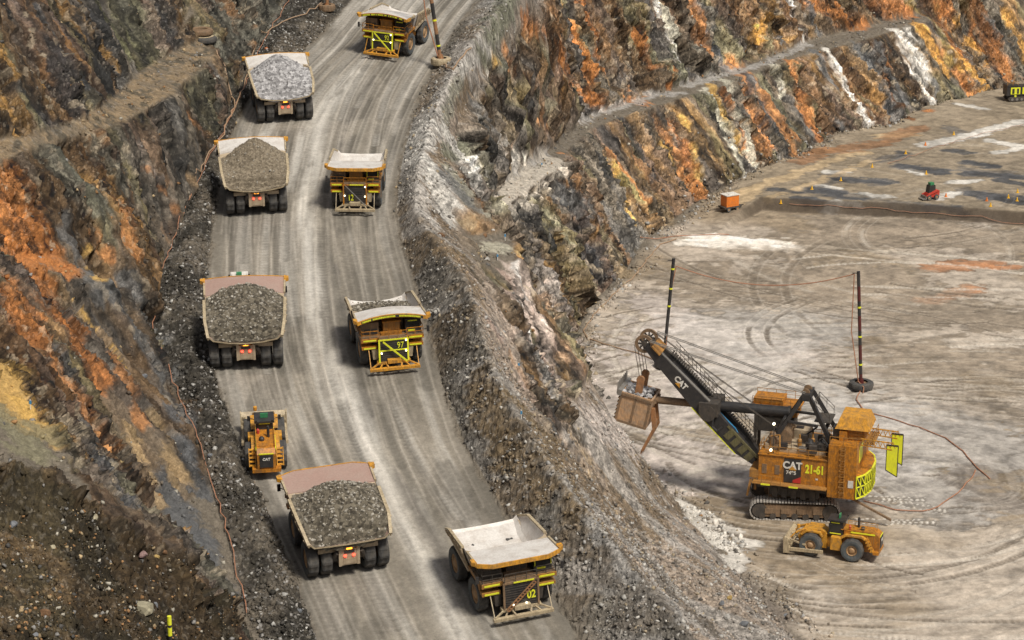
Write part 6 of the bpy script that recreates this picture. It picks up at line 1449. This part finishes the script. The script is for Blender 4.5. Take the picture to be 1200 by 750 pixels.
for i, (u, v, w_, k, c, l) in enumerate([
    (110, 608, 13, 'buff', (0.45, 0.40, 0.28), 'cream boulder on the brow of the left foreground ridge'), (168, 653, 11, 'pink', (0.38, 0.25, 0.24), 'pinkish boulder below the brow of the left foreground ridge'),
    (184, 654, 8, 'ochre', (0.46, 0.32, 0.12), 'ochre boulder right of the pinkish one'), (193, 648, 8, 'brown', (0.22, 0.12, 0.06), 'brown boulder right of the ochre one'), (16, 616, 11, 'slate', (0.20, 0.21, 0.23), 'blue-grey boulder by the left edge of the photo'),
    (62, 643, 8, 'buff', (0.45, 0.40, 0.28), 'cream boulder in the middle of the left bench'), (42, 746, 10, 'slate', (0.20, 0.21, 0.23), 'grey boulder in the bottom left corner'), (52, 722, 15, 'brown', (0.22, 0.12, 0.06), 'brown boulder above the bottom left corner'),
    (214, 629, 6, 'rust', (0.45, 0.15, 0.06), 'rusty red boulder at the foot of the grey left wall'), (216, 686, 6, 'pale', (0.50, 0.48, 0.45), 'white stone on the foreground bench right of the big boulder'),
    (872, 733, 12, 'slate', (0.20, 0.21, 0.23), 'largest dark boulder at the bottom of the gravel slope'), (852, 724, 9, 'pale', (0.50, 0.48, 0.45), 'pale boulder left of the largest dark one'), (846, 708, 8, 'slate', (0.20, 0.21, 0.23), 'grey boulder in the talus above the dark ones'),
    (921, 722, 6, 'slate', (0.20, 0.21, 0.23), 'grey boulder alone at the edge of the pit floor'), (855, 702, 8, 'ochre', (0.46, 0.32, 0.12), 'tan boulder in the talus by the pit floor'),
    (568, 277, 6, 'brown', (0.22, 0.12, 0.06), 'brown boulder on the small platform'), (571, 305, 8, 'pale', (0.50, 0.48, 0.45), 'white block below the small platform'), (578, 271, 5, 'pale', (0.50, 0.48, 0.45), 'white stone at the back of the small platform'),
    (517, 277, 9, 'brown', (0.22, 0.12, 0.06), 'reddish boulder on the tip of the gravel ridge'), (201, 146, 7, 'ochre', (0.46, 0.32, 0.12), 'cream boulder below the left ledge'), (166, 192, 7, 'slate', (0.20, 0.21, 0.23), 'grey boulder on the slope under the left ledge'),
    (169, 442, 8, 'slate', (0.20, 0.21, 0.23), 'grey boulder by the rope at the foot of the left wall'), (246, 535, 7, 'slate', (0.20, 0.21, 0.23), 'grey boulder on the verge beside the wheel dozer'), (312, 58, 5, 'rust', (0.45, 0.15, 0.06), 'orange boulder beside the rope above the farthest left truck'),
    (350, 717, 8, 'slate', (0.20, 0.21, 0.23), 'grey boulder on the verge at the bottom of the road')]): boulder(u, v, w_, .75, k, c, l, 20 + i)

# ------------------------------------------------------------------ loose rubble: far too many stones to count
def scatter(name, prob, n, smin, smax, pal, label, seed, power=4.5):
    rs = np.random.RandomState(seed)
    inview = (np.abs(A2) < R(13.2)) & (R2 > 140) & (R2 < 600)
    w_ = (prob * inview * R2).ravel().astype(np.float64); w_ /= w_.sum()
    idx = rs.choice(w_.size, n, p=w_)
    V0, F0 = ico(); V0 = np.array(V0); F0 = np.array(F0); keep = None
    s = smin + (smax - smin) * rs.rand(n) ** power
    P0 = np.stack([TX.ravel()[idx], TY.ravel()[idx], TZ.ravel()[idx]], -1) + (rs.rand(n, 3) - .5) * [.3, .3, 0]
    q = rs.randn(n, 4); q /= np.linalg.norm(q, axis=1)[:, None]; w0, x0, y0, z0 = q.T
    Rm = np.stack([1 - 2 * (y0**2 + z0**2), 2 * (x0*y0 - z0*w0), 2 * (x0*z0 + y0*w0), 2 * (x0*y0 + z0*w0), 1 - 2 * (x0**2 + z0**2), 2 * (y0*z0 - x0*w0), 2 * (x0*z0 - y0*w0), 2 * (y0*z0 + x0*w0), 1 - 2 * (x0**2 + y0**2)], -1).reshape(n, 3, 3)
    sc3 = np.stack([np.ones(n), .55 + .45 * rs.rand(n), .45 + .4 * rs.rand(n)], -1) * s[:, None]
    # 14-sided chips: cube corners pushed about
    Vc = np.array([(x, y, z) for x in (-1, 1) for y in (-1, 1) for z in (-1, 1)], float) * .62
    Fc = np.array([(0,1,3,2),(4,6,7,5),(0,4,5,1),(2,3,7,6),(0,2,6,4),(1,5,7,3)])
    VV = Vc[None] * (1 + .45 * (rs.rand(n, 8, 3) - .5) * 2) * sc3[:, None, :]
    VV = np.einsum('nij,nkj->nki', Rm, VV) + P0[:, None, :] + np.array((0, 0, 1.0))[None, None] * (s * .15)[:, None, None]
    FF_ = (Fc[None] + (np.arange(n) * 8)[:, None, None]).reshape(-1, 4)
    me = bpy.data.meshes.new(name); me.vertices.add(n * 8); me.vertices.foreach_set('co', VV.astype(np.float32).ravel())
    me.loops.add(FF_.size); me.loops.foreach_set('vertex_index', FF_.ravel().astype(np.int32)); me.polygons.add(len(FF_)); me.polygons.foreach_set('loop_start', (np.arange(len(FF_)) * 4).astype(np.int32)); me.update(calc_edges=True)
    pal = np.array(pal); own = C.reshape(-1, 3)[idx]; t = rs.rand(n)[:, None]
    cc = np.where(t < .72, own * (.75 + .6 * rs.rand(n, 1)), pal[rs.randint(0, len(pal), n)] * (.7 + .5 * rs.rand(n, 1)))
    c4 = np.ones((n, 8, 4), np.float32); c4[:, :, :3] = cc[:, None, :]
    at = me.color_attributes.new('col', 'FLOAT_COLOR', 'POINT'); at.data.foreach_set('color', c4.ravel()); me.materials.append(GM2)
    o = bpy.data.objects.new(name, me); COL.objects.link(o); tag(o, label, 'rubble', None, 'stuff')
clump = ss(.42, .62, fbm(GX * .18, GY * .18, 4, 501)); clump2 = ss(.5, .64, fbm(GX * .3, GY * .3, 4, 511))
PALE = [(.40,.385,.36), (.30,.29,.28), (.46,.44,.41), (.12,.11,.10), (.33,.27,.19)]
VERGE = [(.05,.046,.04), (.30,.285,.27), (.10,.09,.075), (.16,.15,.14), (.42,.41,.39)]
MIX = [(.36,.27,.16), (.42,.39,.33), (.10,.095,.09), (.30,.17,.08), (.24,.23,.22)]
scatter('verge_rubble', (m_lberm * .9 + .1 * ss(3, 0, dLE)) * (.25 + clump) * (1 - m_road), 34000, .06, .36, VERGE, 'dark and pale rubble on the verge between the left wall and the road', 1)
scatter('windrow_rubble', np.clip(gravel, 0, 1) * (.3 + clump) * (1 - m_road) * (1 - m_floor) * (1 - .6 * up1), 50000, .06, .34, PALE, 'crushed rock covering the ridges along the right of the haul road', 2)
scatter('bench_rubble', m_fg * (.25 + clump2) * ss(100, 130, R2), 14000, .04, .30, MIX, 'brown soil and stones on the left foreground bench', 3)
scatter('wall_debris', (rock * .5 + m_ledge * .7 + np.clip(1 - m_wall - rough - m_fg - m_road - m_floor, 0, 1)) * (.02 + clump2 ** 2), 20000, .07, .38, MIX, 'loose stones lying on the faces and ledges of the pit walls', 4)
foot = ss(6, 0, dFF) * m_floor + ss(4, 0, dFF) * (~floor_in) * .5
scatter('talus', foot * (.2 + clump), 9000, .07, .5, PALE, 'pale fallen rock along the edge of the pit floor', 5)
